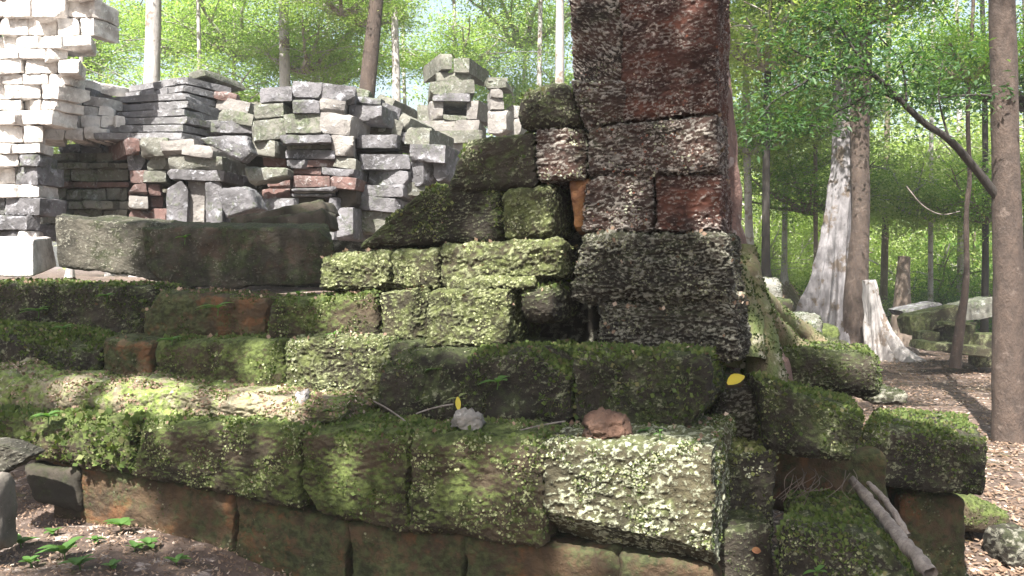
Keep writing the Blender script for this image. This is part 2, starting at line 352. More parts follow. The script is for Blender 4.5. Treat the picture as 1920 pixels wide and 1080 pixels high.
blk('stone_block', 'large dark ridged block at the foot of the pillar beside the trunk', corners([(1084, 440), (1362, 434), (1372, 568), (1066, 562)], .64, .5), 'darkrough', group=GR, grow=[FD(1.5, -.1), FW(.25, .15)], amp=(.04, .03, .016), h=.011, r=.06, zs=2.6)
blk('stone_block', 'lowest black pitted block under the pillar just above the mossy ledge block', corners([(1112, 556), (1384, 556), (1388, 676), (1130, 676)], .66, .5), 'darkrough', group=GR, grow=[FD(1.2, -.05)], amp=(.05, .03, .016), h=.012, r=.06, zs=2.6)
blk('stone_block', 'inner stone in the deep recess left of the pillar foot, darkened as its shade', corners([(950, 330), (1130, 330), (1130, 690), (950, 690)], 1.12, .4), 'darkrough', group=GR, grow=[], h=.02)  # dark material stands in for the black shade in the gap
# ---- stepped wall left of the pillar
blk('stone_block', 'white lichened upright block between the pillar and the dark mossy block', corners([(1006, 243), (1094, 240), (1090, 334), (1008, 338)], .67, .45), 'redgrey', group=GR, grow=[FW(1.2, -.1), FD(.5)], **ROUGH)
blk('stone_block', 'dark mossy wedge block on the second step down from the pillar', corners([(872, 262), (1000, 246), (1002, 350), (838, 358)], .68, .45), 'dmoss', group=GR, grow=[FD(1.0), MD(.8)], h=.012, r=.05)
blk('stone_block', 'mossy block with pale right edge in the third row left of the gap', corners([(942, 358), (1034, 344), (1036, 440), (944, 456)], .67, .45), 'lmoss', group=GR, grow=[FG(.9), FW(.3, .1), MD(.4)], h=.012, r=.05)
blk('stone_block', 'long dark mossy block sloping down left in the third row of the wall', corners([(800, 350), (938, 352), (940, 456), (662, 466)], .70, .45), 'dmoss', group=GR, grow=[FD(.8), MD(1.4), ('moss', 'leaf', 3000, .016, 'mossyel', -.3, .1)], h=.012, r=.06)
blk('stone_block', 'yellow green block at the right end of the sunlit fourth row', corners([(826, 462), (1054, 446), (1048, 520), (828, 536)], .62, .5), 'lmoss', group=GR, grow=[FG(1.2, -.02), MY(.4)], h=.011, r=.04, amp=(.035, .02, .009))
blk('stone_block', 'small mossy block in the middle of the sunlit fourth row', corners([(732, 470), (822, 464), (824, 542), (734, 544)], .66, .45), 'lmoss', group=GR, grow=[FG(1.2, -.1), MD(.5)], h=.011, r=.04)
blk('stone_block', 'pale green knobbly block at the left end of the fourth row beside the beam', corners([(596, 482), (728, 472), (730, 548), (592, 548)], .66, .45), 'lmoss', group=GR, grow=[FG(1.2, -.02)], h=.011, r=.05, amp=(.03, .025, .009))
blk('stone_block', 'sunlit block of the fifth row with crusts of pale lichen, its left one', corners([(708, 546), (792, 540), (796, 640), (712, 640)], .60, .5), 'lmoss', group=GR, grow=[FG(1.3, -.02)], h=.011, r=.03)
blk('stone_block', 'sunlit block of the fifth row ending at the dark recess', corners([(798, 546), (956, 540), (956, 655), (800, 652)], .58, .5), 'lmoss', group=GR, grow=[FG(1.3, -.02), MY(.3)], h=.011, r=.03, amp=(.02, .02, .009))
blk('stone_block', 'rounded mossy boulder like block overhanging the dark recess', corners([(964, 534), (1048, 532), (1046, 606), (976, 606)], .60, .4), 'dmoss', group=GR, grow=[FG(1.2, -.05), MD(.4)], h=.011, r=.09)
blk('stone_block', 'thin pale ledge stone wedged between the fourth and fifth rows', corners([(840, 524), (1000, 514), (1000, 540), (836, 550)], .60, .4), 'lmoss', group=GR, grow=[FG(1.6, -.2)], h=.011, r=.025)
blk('stone_block', 'grassy block at the left start of the fifth row', corners([(505, 562), (704, 545), (706, 640), (505, 640)], .64, .5), 'gmoss', group=GR, grow=[MG(1.2, -.1), MD(1.0), FG(.5, .1)], h=.012, r=.05)
blk('stone_block', 'brown stone with green fringe below the right end of the fallen beam', corners([(270, 545), (500, 560), (500, 640), (270, 640)], .74, .5), 'base', group=GR, grow=[MD(1.2), MG(.5, 0)], h=.013, r=.04)
blk('stone_block', 'dark overgrown stone of the third ledge below the left end of the beam', corners([(-70, 528), (262, 538), (264, 640), (-70, 640)], .78, .5), 'dmoss', group=GR, grow=[MD(1.6, -.2), MG(.5, .05)], h=.013, r=.05)
# ---- second tier, left
blk('stone_block', 'dark block under bright grass at the far left of the second ledge', corners([(-70, 604), (182, 628), (184, 730), (-70, 730)], .56, .5), 'dmoss', group=GR, grow=[MD(1.2), ('moss', 'leaf', 9000, .02, 'mossgrow', .3, -.3)], h=.013, r=.05)
blk('stone_block', 'brown bare faced block of the second ledge near the left', corners([(188, 634), (284, 640), (284, 730), (190, 730)], .54, .5), 'base', group=GR, grow=[MD(.9), FD(.5)], h=.012, r=.04)
blk('stone_block', 'green mossy block in the middle of the second ledge', corners([(288, 640), (528, 636), (530, 752), (290, 748)], .50, .5), 'gmoss', group=GR, grow=[MG(1.0, -.1), FG(.8, .05), MD(.6)], h=.012, r=.05)
blk('stone_block', 'block crusted with white and pale green lichen on the second ledge above the pale pebble', corners([(532, 636), (724, 634), (722, 760), (534, 768)], .46, .5), 'lmoss', group=GR, grow=[FW(.7, .05), FG(1.2, 0), MD(.6), MG(.4, .1)], h=.011, r=.05, amp=(.03, .02, .011))
blk('stone_block', 'small dark shaded stone behind the right end of the second ledge', corners([(724, 632), (782, 640), (782, 690), (724, 690)], .52, .3), 'dmoss', group=GR, grow=[MD(1.0)], h=.014, r=.05)
blk('stone_block', 'rounded brown stump shaped stone between the two ledges', corners([(706, 680), (798, 672), (808, 790), (700, 786)], .40, .3), 'dmoss', group=GR, grow=[MD(1.2, -.05, .0), FD(.4)], h=.011, r=.08)
# ---- second tier, right: dark mossy blocks
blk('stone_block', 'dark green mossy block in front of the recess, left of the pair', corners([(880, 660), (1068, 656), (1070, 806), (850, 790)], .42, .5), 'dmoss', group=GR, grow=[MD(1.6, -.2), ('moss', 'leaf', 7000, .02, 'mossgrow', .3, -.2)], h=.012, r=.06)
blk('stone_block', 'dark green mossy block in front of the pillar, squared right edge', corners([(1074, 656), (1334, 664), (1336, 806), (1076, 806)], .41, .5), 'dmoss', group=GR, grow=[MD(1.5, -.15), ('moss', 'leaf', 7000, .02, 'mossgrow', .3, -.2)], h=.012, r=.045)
# ---- first tier
def t1(x): return 778 + x / 1340 * 66
def b1(x): return np.interp(x, [-80, 100, 250, 440, 560, 650, 830, 1040, 1340], [840, 872, 898, 935, 962, 990, 1012, 1034, 1074])
xs = [-80, 246, 562, 766, 1020, 1338]
spec = [('leafy green overhanging block at the far left of the lowest mossy row', 'gmoss', [MG(1.7, -.3), ('moss', 'leaf', 3000, .03, 'mossgrow', -.2, -.1), FG(.4, .1)]),
        ('lowest row block with a bare brown patch under its moss', 'gmoss', [MG(1.0, -.1), FG(1.2, -.1), MY(.5, 0)]),
        ('green block of the lowest mossy row right of the slanting joint', 'gmoss', [MG(1.3, -.1), MD(.8), FG(.6, .1)]),
        ('pale speckled mossy block of the lowest row, left of the white end block', 'gmoss', [MG(.7, 0), FG(1.3, -.1), MD(.5)]),
        ('white lichened end block at the right of the lowest mossy row', 'wlich', [FW(.9, .05), FG(.9, .05), MD(1.2, 0), MG(1.0, .0)])]
for i, (lb, mt, gr) in enumerate(spec):
    x0, x1 = xs[i] + .8, xs[i + 1] - .8
    blk('stone_block', lb, corners([(x0, t1(x0)), (x1, t1(x1)), (x1, b1(x1)), (x0, b1(x0))], -.005 * (i % 2), .75), mt,
        group=GR, grow=gr, h=.011, r=.06 if i < 4 else .04, amp=(.024, .022, .008), kx=.15)
# mossy earth that has built up on the first ledge
o = blk('ledge_soil', None, corners([(-80, 700), (640, 755), (640, 800), (-80, 800)], .16, .5), 'ledge', h=.012, r=.1, amp=(.05, .03, .009),
    grow=[('moss', 'leaf', 7000, .012, 'mossgrow', .2, .1), ('moss', 'leaf', 8000, .010, 'mossyel', .2, .0), ('dead_leaves', 'leaf', 700, .018, 'litter', .5, -.1), ('crumbs', 'flake', 5000, .007, 'litter', .3, -.05)], parent=None)
for k in ('category', 'label', 'group'):
    if k in o: del o[k]
o['kind'] = 'structure'
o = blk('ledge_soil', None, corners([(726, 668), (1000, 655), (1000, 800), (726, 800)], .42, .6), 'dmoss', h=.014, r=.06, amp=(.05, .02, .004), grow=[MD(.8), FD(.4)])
for k in ('category', 'label', 'group'):
    if k in o: del o[k]
o['kind'] = 'structure'
# ---- base course under the first tier
xb = [95, 440, 652, 870, 1160, 1345]
lbs = ['brown footing block nearest the left end of the base', 'brown footing block left of the crack in the base',
       'brown footing block right of the dark crack in the base', 'footing block under the pale speckled moss', 'footing block under the white end block']
for i in range(5):
    x0, x1 = xb[i] + 2, xb[i + 1] - 2
    blk('stone_block', lbs[i], corners([(x0, b1(x0) - 12), (x1, b1(x1) - 12), (x1, b1(x1) + 170), (x0, b1(x0) + 130)], .07, .6), 'base', group=GR,
        grow=[FD(.25, .15), MD(.35, .15)], h=.013, r=.025, amp=(.03, .012, .004))
blk('stone_block', 'dark leaning stone under the leafy overhang at the left', flat([(40, 872), (150, 880), (150, 965), (60, 940)], 4.2, .4), 'lintel', group=GR, h=.016)
# ---- right hand heap
RG = 'tumbled mossy blocks right of the wall end'
blk('stone_block', 'big tilted mossy block with pale right edge beside the yellow leaf', [P(1440, 850, 3.75), P(1600, 872, 3.6), P(1628, 785, 3.6), P(1420, 705, 3.75)] + [P(1400, 780, 4.5), P(1560, 800, 4.4), P(1600, 745, 4.4), P(1380, 690, 4.5)], 'dmoss', group=RG, grow=[MD(1.5, -.2), FG(.9, .05), ('moss', 'leaf', 7000, .018, 'mossgrow', .35, -.1)], h=.012, r=.06)
blk('stone_block', 'mossy stone at the back of the heap at the foot of the roots', [P(1400, 740, 4.9), P(1655, 750, 4.7), P(1655, 668, 4.7), P(1420, 648, 4.9)] + [P(1400, 700, 5.6), P(1640, 705, 5.4), P(1620, 645, 5.4), P(1430, 636, 5.6)], 'dmoss', group=RG, grow=[MD(1.5, -.2), FD(.5), ('moss', 'leaf', 4000, .018, 'mossgrow', .35, 0)], h=.013, r=.08)
blk('stone_block', 'broad dark block with a mossy top at the right of the heap', [P(1600, 912, 4.2), P(1850, 935, 4.2), P(1852, 826, 4.2), P(1622, 800, 4.2)] + [P(1600, 850, 4.9), P(1810, 860, 4.9), P(1810, 775, 4.9), P(1640, 765, 4.9)], 'dmoss', group=RG, grow=[FD(.6, .1), ('moss', 'leaf', 9000, .016, 'mossgrow', .3, -.1), MD(.8)], h=.013, r=.05)
blk('stone_block', 'dark upright stone carrying the broad mossy topped block', flat([(1690, 925), (1812, 935), (1812, 1120), (1680, 1120)], 4.35, .4), 'base', group=RG, grow=[FD(.4), MD(.6)], h=.014, r=.04)
blk('stone_block', 'speckled dark block stepped back behind the white end block', flat([(1340, 846), (1462, 848), (1450, 1010), (1340, 1010)], 3.72, .5), 'dmoss', group=RG, grow=[FW(.7, .05), ('moss', 'leaf', 9000, .018, 'mossyel', .4, -.2)], h=.011, r=.03)
blk('stone_block', 'low dark green block with a fallen leaf at the bottom right of the wall', flat([(1330, 1000), (1452, 985), (1452, 1130), (1330, 1130)], 3.5, .35), 'dmoss', group=RG, grow=[MD(1.4), FG(.6, .1)], h=.012, r=.04)
blk('stone_block', 'mossy rock under the dead branches at the bottom of the picture', [P(1452, 1120, 3.35), P(1725, 1120, 3.2), P(1650, 1010, 3.3), P(1462, 985, 3.4)] + [P(1470, 1000, 4.0), P(1700, 1030, 3.9), P(1610, 925, 3.9), P(1480, 920, 4.0)], 'dmoss', group=RG, grow=[FD(.8), FG(.4, .1), ('moss', 'leaf', 10000, .017, 'mossgrow', .25, -.15), MD(.5)], h=.012, r=.07)
blk('stone_block', 'small shaded stone in the hollow left of the tilted block', flat([(1345, 735), (1436, 728), (1438, 850), (1345, 850)], 4.0, .4), 'darkrough', group=RG, grow=[MD(1.0), FD(.4)], h=.013, r=.04)
blk('stone_block', 'pale flat stone under the yellow leaf beside the roots', flat([(1335, 700), (1400, 706), (1396, 745), (1335, 745)], 4.05, .4), 'base', group=RG, grow=[FD(.4)], h=.013, r=.03)
blk('stone_block', 'red earthy stone under the big tilted block', flat([(1440, 840), (1660, 850), (1680, 1000), (1440, 960)], 4.1, .4), 'base', group=RG, h=.016, r=.04)
blk('stone_block', 'mossy bank stone at the right edge with orange earth below', flat([(1800, 925), (1905, 965), (1890, 1010), (1800, 1000)], 5.2, .6), 'gmoss', group=RG, grow=[MG(.8)], h=.016, r=.08)
blk('stone_block', 'dark stone cut off by the right edge near the bottom', flat([(1890, 1010), (1960, 1005), (1960, 1080), (1895, 1080)], 4.8, .3), 'darkrough', group=RG, h=.016, r=.08)
# small mossy stones climbing to the far tree
for (a, b, c, d, dep, lb, mt) in [(1425, 560, 1490, 600, 6.5, 'small mossy stone beside the roots, highest in the pile', 'dmoss'), (1470, 590, 1545, 625, 7.0, 'flat grey green stone in front of the buttress tree', 'greygreen'),
        (1500, 612, 1580, 650, 7.6, 'long low slab with a mossy top before the hollow trunk', 'gmoss'), (1440, 608, 1520, 650, 6.0, 'mossy lump between the roots and the low slab', 'dmoss'),
        (1415, 520, 1470, 565, 6.8, 'pale topped stone behind the mossy trunk flare', 'greygreen'), (1395, 600, 1475, 680, 5.4, 'squat mossy block wedged between the roots and the back of the heap', 'dmoss'), (1500, 640, 1600, 690, 6.6, 'broad mossy stone behind the heap below the low slab', 'dmoss'),
        (1640, 735, 1705, 760, 6.3, 'small black stone lying on the dirt beside the heap', 'darkrough')]:
    blk('stone_block', lb, flat(rect(a, b, c, d + (70 if dep < 8 and b < 640 and a < 1600 else 0)), dep, .5), mt, group='small stones piled near the buttress tree', h=.02, r=.07, grow=[MD(.6)])

# ---- fallen beam etc on the terrace
blk('stone_beam', 'long dark fallen sandstone beam with a pale rounded left end', [P(278, 545, 5.5), P(632, 535, 5.15), P(622, 428, 5.15), P(265, 425, 5.5)] + [P(278, 500, 5.9), P(600, 500, 5.6), P(600, 418, 5.6), P(290, 414, 5.9)], 'lint', cat='stone beam', h=.012, r=.02, amp=(.03, .012, .0035), chips=3, grow=[])
blk('stone_beam', 'pale ended upper half of the fallen beam on the mossy ledge', [P(108, 500, 5.6), P(300, 530, 5.52), P(320, 426, 5.52), P(100, 402, 5.6)] + [P(130, 480, 6.1), P(330, 500, 6.0), P(340, 410, 6.0), P(120, 398, 6.1)], 'lintp', cat='stone beam', h=.012, r=.035, amp=(.03, .012, .0035), chips=3, grow=[FD(.15, .15)])
blk('stone_block', 'bright pale cut block at the left edge on the mossy ledge', [P(-40, 520, 5.7), P(62, 520, 5.5), P(62, 448, 5.5), P(-40, 446, 5.7)] + [P(0, 508, 6.1), P(108, 500, 6.0), P(96, 444, 6.0), P(-10, 442, 6.1)], 'tower', h=.018, r=.015, amp=(.01, .005, .001))
blk('stone_slab', 'thin slab leaning on the fallen beam, dark and ribbed', flat([(430, 408), (600, 374), (612, 398), (440, 425)], 6.1, .5), 'lintel', cat='stone slab', h=.02, r=.015)
blk('stone_slab', 'lower dark slab under the leaning ribbed slab', flat([(470, 410), (606, 392), (616, 430), (470, 432)], 5.9, .4), 'lintel', cat='stone slab', h=.02, r=.02)
blk('stone_block', 'grey squared block resting before the dark doorway', flat([(405, 354), (462, 348), (482, 390), (424, 410)], 7.6, .4), 'grey', h=.02, r=.03)
blk('stone_block', 'whitish tilted beam stone fallen across the doorway top', flat([(366, 258), (456, 251), (472, 285), (452, 304)], 8.2, .25), 'grey', h=.025, r=.03)
blk('stone_block', 'round cornered grey stone leaning inside the doorway', flat([(455, 312), (538, 314), (540, 330), (468, 346)], 8.4, .3), 'greygreen', h=.025, r=.05)

# ---- far ruins: each building is one thing, its stones are parts
def bld(name, label, cat, loc): 
    e = empty(name, loc); tag(e, label, cat); return e
def stones(par, lst, dep, th=.6, h=.03, jit=.06, nm='block', **kw):
    g = random.Random(len(lst) * 7 + int(dep * 10))
    for it in lst:
        x0, y0, x1, y1, mt = it[:5]; tilt = it[5] if len(it) > 5 else 0; dd = it[6] if len(it) > 6 else 0
        dd += g.uniform(-jit, jit); cx, cy = (x0 + x1) / 2, (y0 + y1) / 2; t = R(tilt + g.uniform(-1, 1) * (1 if par.name.startswith(('ruined_tower', 'gallery_wall')) else 2.5)); q = []
        for (a, b) in rect(x0 + .5, y0 + .4, x1 - .5, y1 - .4):
            q.append((cx + (a - cx) * math.cos(t) - (b - cy) * math.sin(t) + g.uniform(-1.5, 1.5), cy + (a - cx) * math.sin(t) + (b - cy) * math.cos(t) + g.uniform(-1, 1)))
        yw = g.uniform(-.05, .05)
        blk(nm, None, flat(q, (dep + dd + yw, dep + dd - yw), th), mt, h=h, r=.012, amp=(.014, .010, .004) if par is not tw else (.012, .014, .006), rug=1, zs=1.6, parent=par, chips=4 if par is not tw else 1, kx=1, **kw)
# bright tower, left
tw = bld('ruined_tower', 'ruined tower at the left edge, overexposed white put into its stone colour', 'tower', P(60, 560, 8.3))
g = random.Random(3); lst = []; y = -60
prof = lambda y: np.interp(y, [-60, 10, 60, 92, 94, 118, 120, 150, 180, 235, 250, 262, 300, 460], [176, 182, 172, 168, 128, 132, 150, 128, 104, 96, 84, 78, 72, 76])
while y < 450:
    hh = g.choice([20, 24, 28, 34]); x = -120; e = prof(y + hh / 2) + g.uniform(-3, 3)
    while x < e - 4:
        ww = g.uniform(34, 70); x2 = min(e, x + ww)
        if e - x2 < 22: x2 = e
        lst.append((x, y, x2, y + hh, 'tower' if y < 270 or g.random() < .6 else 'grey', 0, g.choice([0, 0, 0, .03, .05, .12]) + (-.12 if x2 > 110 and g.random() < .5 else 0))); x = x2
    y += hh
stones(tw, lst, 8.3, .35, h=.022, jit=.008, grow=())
lst = []                                     # rubble slope on the right flank of the tower
for (y0, y1, xa, xb_) in [(146, 166, 90, 150), (164, 182, 90, 172), (180, 200, 84, 196), (198, 218, 84, 216), (216, 240, 80, 236), (238, 262, 78, 200)]:
    x = xa
    while x < xb_ - 6:
        x2 = min(xb_, x + g.uniform(26, 48)); x2 = xb_ if xb_ - x2 < 16 else x2
        lst.append((x, y0, x2, y1, 'tower' if g.random() < .8 else 'grey', g.uniform(2, 9), (262 - y0) * .004)); x = x2
stones(tw, lst, 8.75, .6, h=.035)
# gallery wall
gw = bld('gallery_wall', 'weathered low gallery wall with rounded top between the white tower and the doorway', 'wall', P(160, 560, 9.2))
lst = []
for (y0, y1, xa, xb_, mt, dd) in [(238, 256, 190, 240, 'grey', .5), (254, 272, 150, 240, 'grey', .36), (270, 288, 110, 242, 'grey', .22), (286, 304, 84, 242, 'greygreen', .1), (304, 316, 74, 244, 'greygreen', -.05),
                              (316, 340, 78, 240, 'greygreen', .05), (340, 352, 76, 242, 'pink', 0), (352, 376, 78, 240, 'greygreen', .08), (376, 392, 74, 242, 'greygreen', -.03), (392, 420, 78, 240, 'greygreen', 0), (420, 450, 70, 240, 'grey', -.05)]:
    x = xa
    while x < xb_ - 5:
        x2 = min(xb_, x + g.uniform(26, 60)); x2 = xb_ if xb_ - x2 < 14 else x2
        lst.append((x, y0, x2, y1, mt, -3 if y0 < 300 else 0, dd)); x = x2
stones(gw, lst, 9.2, .8, h=.026)
# corbelled roof + doorway
dr = bld('ruined_doorway', 'ruined doorway under a stepped corbelled roof, dark opening choked with stones', 'ruin', P(340, 560, 8.8))
g = random.Random(12)
for k in range(8):
    y = 143 + k * 15; xl = [300, 288, 262, 238, 236, 238, 244, 262][k]; xr = [434, 424, 406, 412, 404, 396, 386, 378][k]; cx = 346 + g.uniform(-6, 6)
    dd = .34 - k * .05; sl = .2 - .015 * k; sr = .36 if k > 1 else .24; th_ = 12.5
    for (a, b, c_, n_, mt_) in ((xl, cx, 0, 'left', 'roofgrey'), (cx + 1, xr, 1, 'right', 'roofgrey')):
        cuts = [a, a + (b - a) * g.uniform(.4, .65), b] if not c_ else [a, b]
        for u0, u1 in zip(cuts[:-1], cuts[1:]):
            f_ = (lambda u: y + (cx - u) * sl) if not c_ else (lambda u: y + (u - cx) * sr)
            q = [(u0 + .6, f_(u0)), (u1 - .6, f_(u1)), (u1 - .6, f_(u1) + th_), (u0 + .6, f_(u0) + th_)]
            d0 = 8.8 + dd + g.uniform(-.02, .02) + (.25 if not c_ else 0) * (cx - u0) / 110; d1 = 8.8 + dd + (.25 * (cx - u1) / 110 if not c_ else .5)
            blk('roof_slab', None, flat(q, (d0, d1), .9), mt_, h=.031, r=.004, amp=(.012, .008, .003), kx=1, parent=dr, chips=3)
lst = [(352, 130, 384, 146, 'greygreen', -18, .5), (286, 152, 312, 168, 'grey', -5, .5), (400, 168, 445, 190, 'pink', 12, .7), (405, 184, 468, 212, 'pale', 10, .7), (408, 208, 474, 232, 'greygreen', 8, .45), (400, 228, 470, 244, 'grey', 8, .4),
       (236, 258, 262, 290, 'pink', 0, 0), (262, 256, 316, 292, 'greygreen', 0, -.05), (300, 262, 365, 292, 'pale', -3, -.1),
       (240, 290, 274, 320, 'grey', 0, .05), (274, 292, 316, 318, 'greygreen', 0, .05), (240, 318, 270, 344, 'pink', 0, 0), (268, 318, 312, 342, 'greygreen', 0, .05),
       (240, 344, 276, 366, 'pink', 0, 0), (276, 344, 308, 368, 'pink', 0, .08), (240, 366, 278, 392, 'pale', 0, .0), (278, 366, 308, 390, 'pink', 0, .1), (240, 392, 276, 430, 'pink', 0, 0), (276, 390, 310, 430, 'pink', 0, .1),
       (314, 292, 418, 318, 'greygreen', -2, -.15), (312, 318, 420, 338, 'grey', 3, -.2), (312, 338, 352, 430, 'grey', 0, -.15), (350, 338, 384, 430, 'pale', 0, -.1), (384, 340, 418, 430, 'grey', 0, -.15),
       (340, 270, 400, 294, 'pale', 5, -.1)]
stones(dr, lst, 8.8, .8, h=.026)
# back wall, darkened for the doorway's shade, and an unseen roof shaped to block sun
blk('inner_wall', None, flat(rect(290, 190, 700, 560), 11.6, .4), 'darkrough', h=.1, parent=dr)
blk('chamber_shade_roof', None, [P(290, 250, 9.2), P(560, 250, 9.2), P(560, 225, 9.2), P(290, 225, 9.2), P(290, 262, 11.9), P(640, 262, 11.9), P(640, 235, 11.9), P(290, 235, 11.9)], 'grey', h=.08, parent=dr)
# pilaster tower
pt = bld('ruined_porch', 'square ruined porch with cornices and a framed panel, in the middle of the ruins', 'ruin', P(580, 560, 8.6))
lst = [(484, 162, 548, 192, 'grey', -4, .3), (546, 152, 604, 184, 'grey', 0, .15), (600, 158, 668, 190, 'grey', 6, .12), (548, 184, 600, 212, 'grey', 0, .1), (596, 186, 648, 214, 'pale', 8, .05),
       (474, 194, 532, 222, 'greygreen', -6, .2), (476, 222, 536, 262, 'greygreen', -4, .15), (532, 212, 602, 250, 'greygreen', 0, .1), (600, 212, 654, 252, 'pale', 2, 0),
       (524, 252, 622, 268, 'grey', 0, -.12), (620, 252, 664, 292, 'pale', 2, -.1), (536, 266, 624, 280, 'greygreen', 0, -.02), (534, 280, 628, 298, 'grey', 0, -.05), (470, 262, 516, 292, 'greygreen', 3, .2),
       (492, 292, 536, 312, 'pink', 0, .3), (536, 298, 572, 316, 'grey', 0, 0), (570, 298, 640, 314, 'pink', 0, -.03), (622, 294, 668, 316, 'greygreen', 8, -.05), (548, 314, 602, 328, 'pink', 0, 0), (600, 314, 664, 330, 'grey', 3, 0),
       (500, 330, 544, 354, 'pink', 0, .2), (546, 328, 620, 352, 'pink', 0, -.04), (618, 330, 668, 354, 'pink', 4, -.06), (490, 354, 546, 376, 'pink', 0, .2), (476, 374, 545, 400, 'lintel', 0, .2),
       (546, 352, 630, 358, 'grey', 0, -.12), (552, 358, 630, 363, 'pale', 0, -.02), (546, 363, 626, 370, 'grey', 0, -.1), (546, 370, 560, 450, 'grey', 0, -.08), (612, 370, 626, 450, 'grey', 0, -.08), (560, 370, 612, 450, 'lintel', 0, .06),
       (628, 354, 668, 390, 'lintel', 0, 0), (630, 388, 664, 450, 'grey', 0, 0)]
stones(pt, lst, 8.6, .9, h=.026)
# right heap
hp = bld('collapsed_wall', 'collapsed grey stone wall sloping down right of the porch', 'ruin', P(740, 560, 8.9))
lst = [(660, 165, 694, 182, 'greygreen', 10, .5), (664, 180, 716, 200, 'grey', 4, .3), (652, 196, 716, 232, 'grey', 3, -.05), (712, 196, 752, 222, 'grey', 18, .3), (700, 178, 740, 200, 'greygreen', 22, .5), (738, 212, 768, 240, 'greygreen', 25, .4),
       (712, 222, 756, 252, 'greygreen', 12, .3), (662, 232, 736, 256, 'lintel', 0, .2), (664, 252, 750, 278, 'grey', 1, 0), (740, 248, 790, 268, 'grey', 10, .3), (664, 278, 756, 292, 'lintel', 2, .25), (674, 288, 772, 318, 'grey', -2, -.05),
       (758, 238, 806, 272, 'greygreen', 4, .2), (768, 270, 836, 304, 'grey', 2, -.02), (690, 318, 766, 348, 'grey', 3, -.05), (672, 346, 756, 370, 'grey', 2, -.1), (764, 302, 796, 350, 'grey', 3, .05), (812, 302, 838, 340, 'grey', 0, 0), (792, 302, 814, 340, 'lintel', 0, .4),
       (754, 340, 806, 368, 'greygreen', 4, .05), (668, 368, 750, 396, 'grey', 4, -.05), (665, 396, 740, 440, 'greygreen', 0, 0), (640, 180, 664, 210, 'grey', 3, .3)]
stones(hp, lst, 8.9, .8, h=.026)
# far shrine
sh = bld('small_shrine', 'distant mossy shrine with a dark window behind the wall', 'shrine', P(850, 480, 15))
lst = [(826, 98, 850, 130, 'greygreen'), (850, 108, 880, 136, 'greygreen'), (816, 132, 884, 152, 'greygreen'), (806, 150, 890, 176, 'greygreen'), (810, 174, 884, 190, 'grey'), (806, 188, 832, 224, 'pale'), (874, 188, 896, 224, 'pale'), (832, 186, 876, 194, 'greygreen'), (832, 216, 876, 226, 'greygreen'),
       (832, 192, 876, 220, 'lintel', 0, .7), (790, 224, 900, 246, 'pale'), (780, 196, 806, 230, 'greygreen', 0, .5), (800, 244, 906, 268, 'greygreen'), (824, 262, 880, 290, 'pale'), (830, 288, 880, 330, 'pale'), (780, 246, 830, 300, 'greygreen', 0, .3)]
stones(sh, lst, 15, 1.2, h=.07)
fn = bld('stone_finial', 'pale mushroom topped stone finial beside the distant shrine', 'finial', P(932, 480, 14))
stones(fn, [(914, 144, 952, 154, 'greygreen'), (910, 152, 950, 166, 'greygreen'), (920, 166, 944, 184, 'pale'), (916, 182, 946, 206, 'pale'), (912, 204, 950, 250, 'pale'), (946, 196, 974, 222, 'pale', 0, .3), (948, 220, 978, 260, 'pale', 0, .3)], 14, .5, h=.06)

# ---- fallen carved lintels, far right; lighter moss material stands in for sun on them
def cblk(label, q, d, th, mt, cat='stone beam', h=.06, r=.03, name='stone_beam'):
    blk(name, label, flat(q, d, th), mt, cat=cat, group='fallen carved stones by the buttress tree', h=h, r=r, amp=(.02, .015, .01))
cblk('ribbed carved lintel leaning in the sun, lowest left of the fallen carvings', [(1704, 592), (1800, 572), (1812, 600), (1712, 630)], 14, .5, 'lmoss')
cblk('long plain beam slanting up right toward the brown trunk', [(1800, 572), (1862, 556), (1866, 596), (1810, 602)], 14.1, .5, 'greygreen')
cblk('low grey slab lying behind the ribbed lintel', [(1690, 582), (1760, 566), (1775, 578), (1700, 594)], 15.5, .6, 'grey')
cblk('upright end post of the fallen stone frame', rect(1818, 608, 1832, 664), 13.4, .3, 'lmoss', 'stone post', name='stone_post')
cblk('cross bar on top of the fallen stone frame', rect(1770, 604, 1832, 612), 13.5, .3, 'lmoss')
cblk('long low base stone in front of the fallen frame', [(1736, 640), (1862, 652), (1862, 672), (1730, 656)], 13, .5, 'lmoss')
cblk('small square pale stone left of the fallen frame', rect(1730, 622, 1762, 646), 13.6, .4, 'lmoss', 'stone block', name='stone_block')
cblk('dark block filling the shadow behind the fallen frame', rect(1760, 612, 1818, 660), 14.3, .5, 'dmoss', 'stone block', name='stone_block')
cblk('pale block half hidden behind the brown trunk', rect(1838, 626, 1880, 690), 13.2, .4, 'lmoss', 'stone block', name='stone_block')

# ---------------------------------------------------------------- ground
def gz(x, y):
    """height of the ground"""
    x = np.asarray(x, float); y = np.asarray(y, float)
    s = 1 / (1 + np.exp((x + .95) * 3.6)); z = .36 * s * np.exp(-np.maximum(y - 7, 0) / 8) * 1.1
    off = BV[0] * x + BV[1] * y - WC; lat = x * .9457 - y * .325    # along the wall
    pl = 1 / (1 + np.exp(-(off - 1.3) * 14)) * 1 / (1 + np.exp((lat + .55) * 9))
    z = z * (1 - pl) + pl * (1.10 + .25 / (1 + np.exp(-(off - 2.2) * 5)))
    pp = np.stack([x.ravel() * .5, y.ravel() * .5, x.ravel() * 0], 1)
    z = z + (.10 * noise(pp) + .025 * noise(pp * 5)).reshape(z.shape)
    return z
def grid(x0, x1, nx, y0, y1, ny, pw=1.0):
    ys = y0 + (y1 - y0) * np.linspace(0, 1, ny) ** pw; xs_ = np.linspace(x0, x1, nx)
    X, Y = np.meshgrid(xs_, ys, indexing='ij'); return X, Y
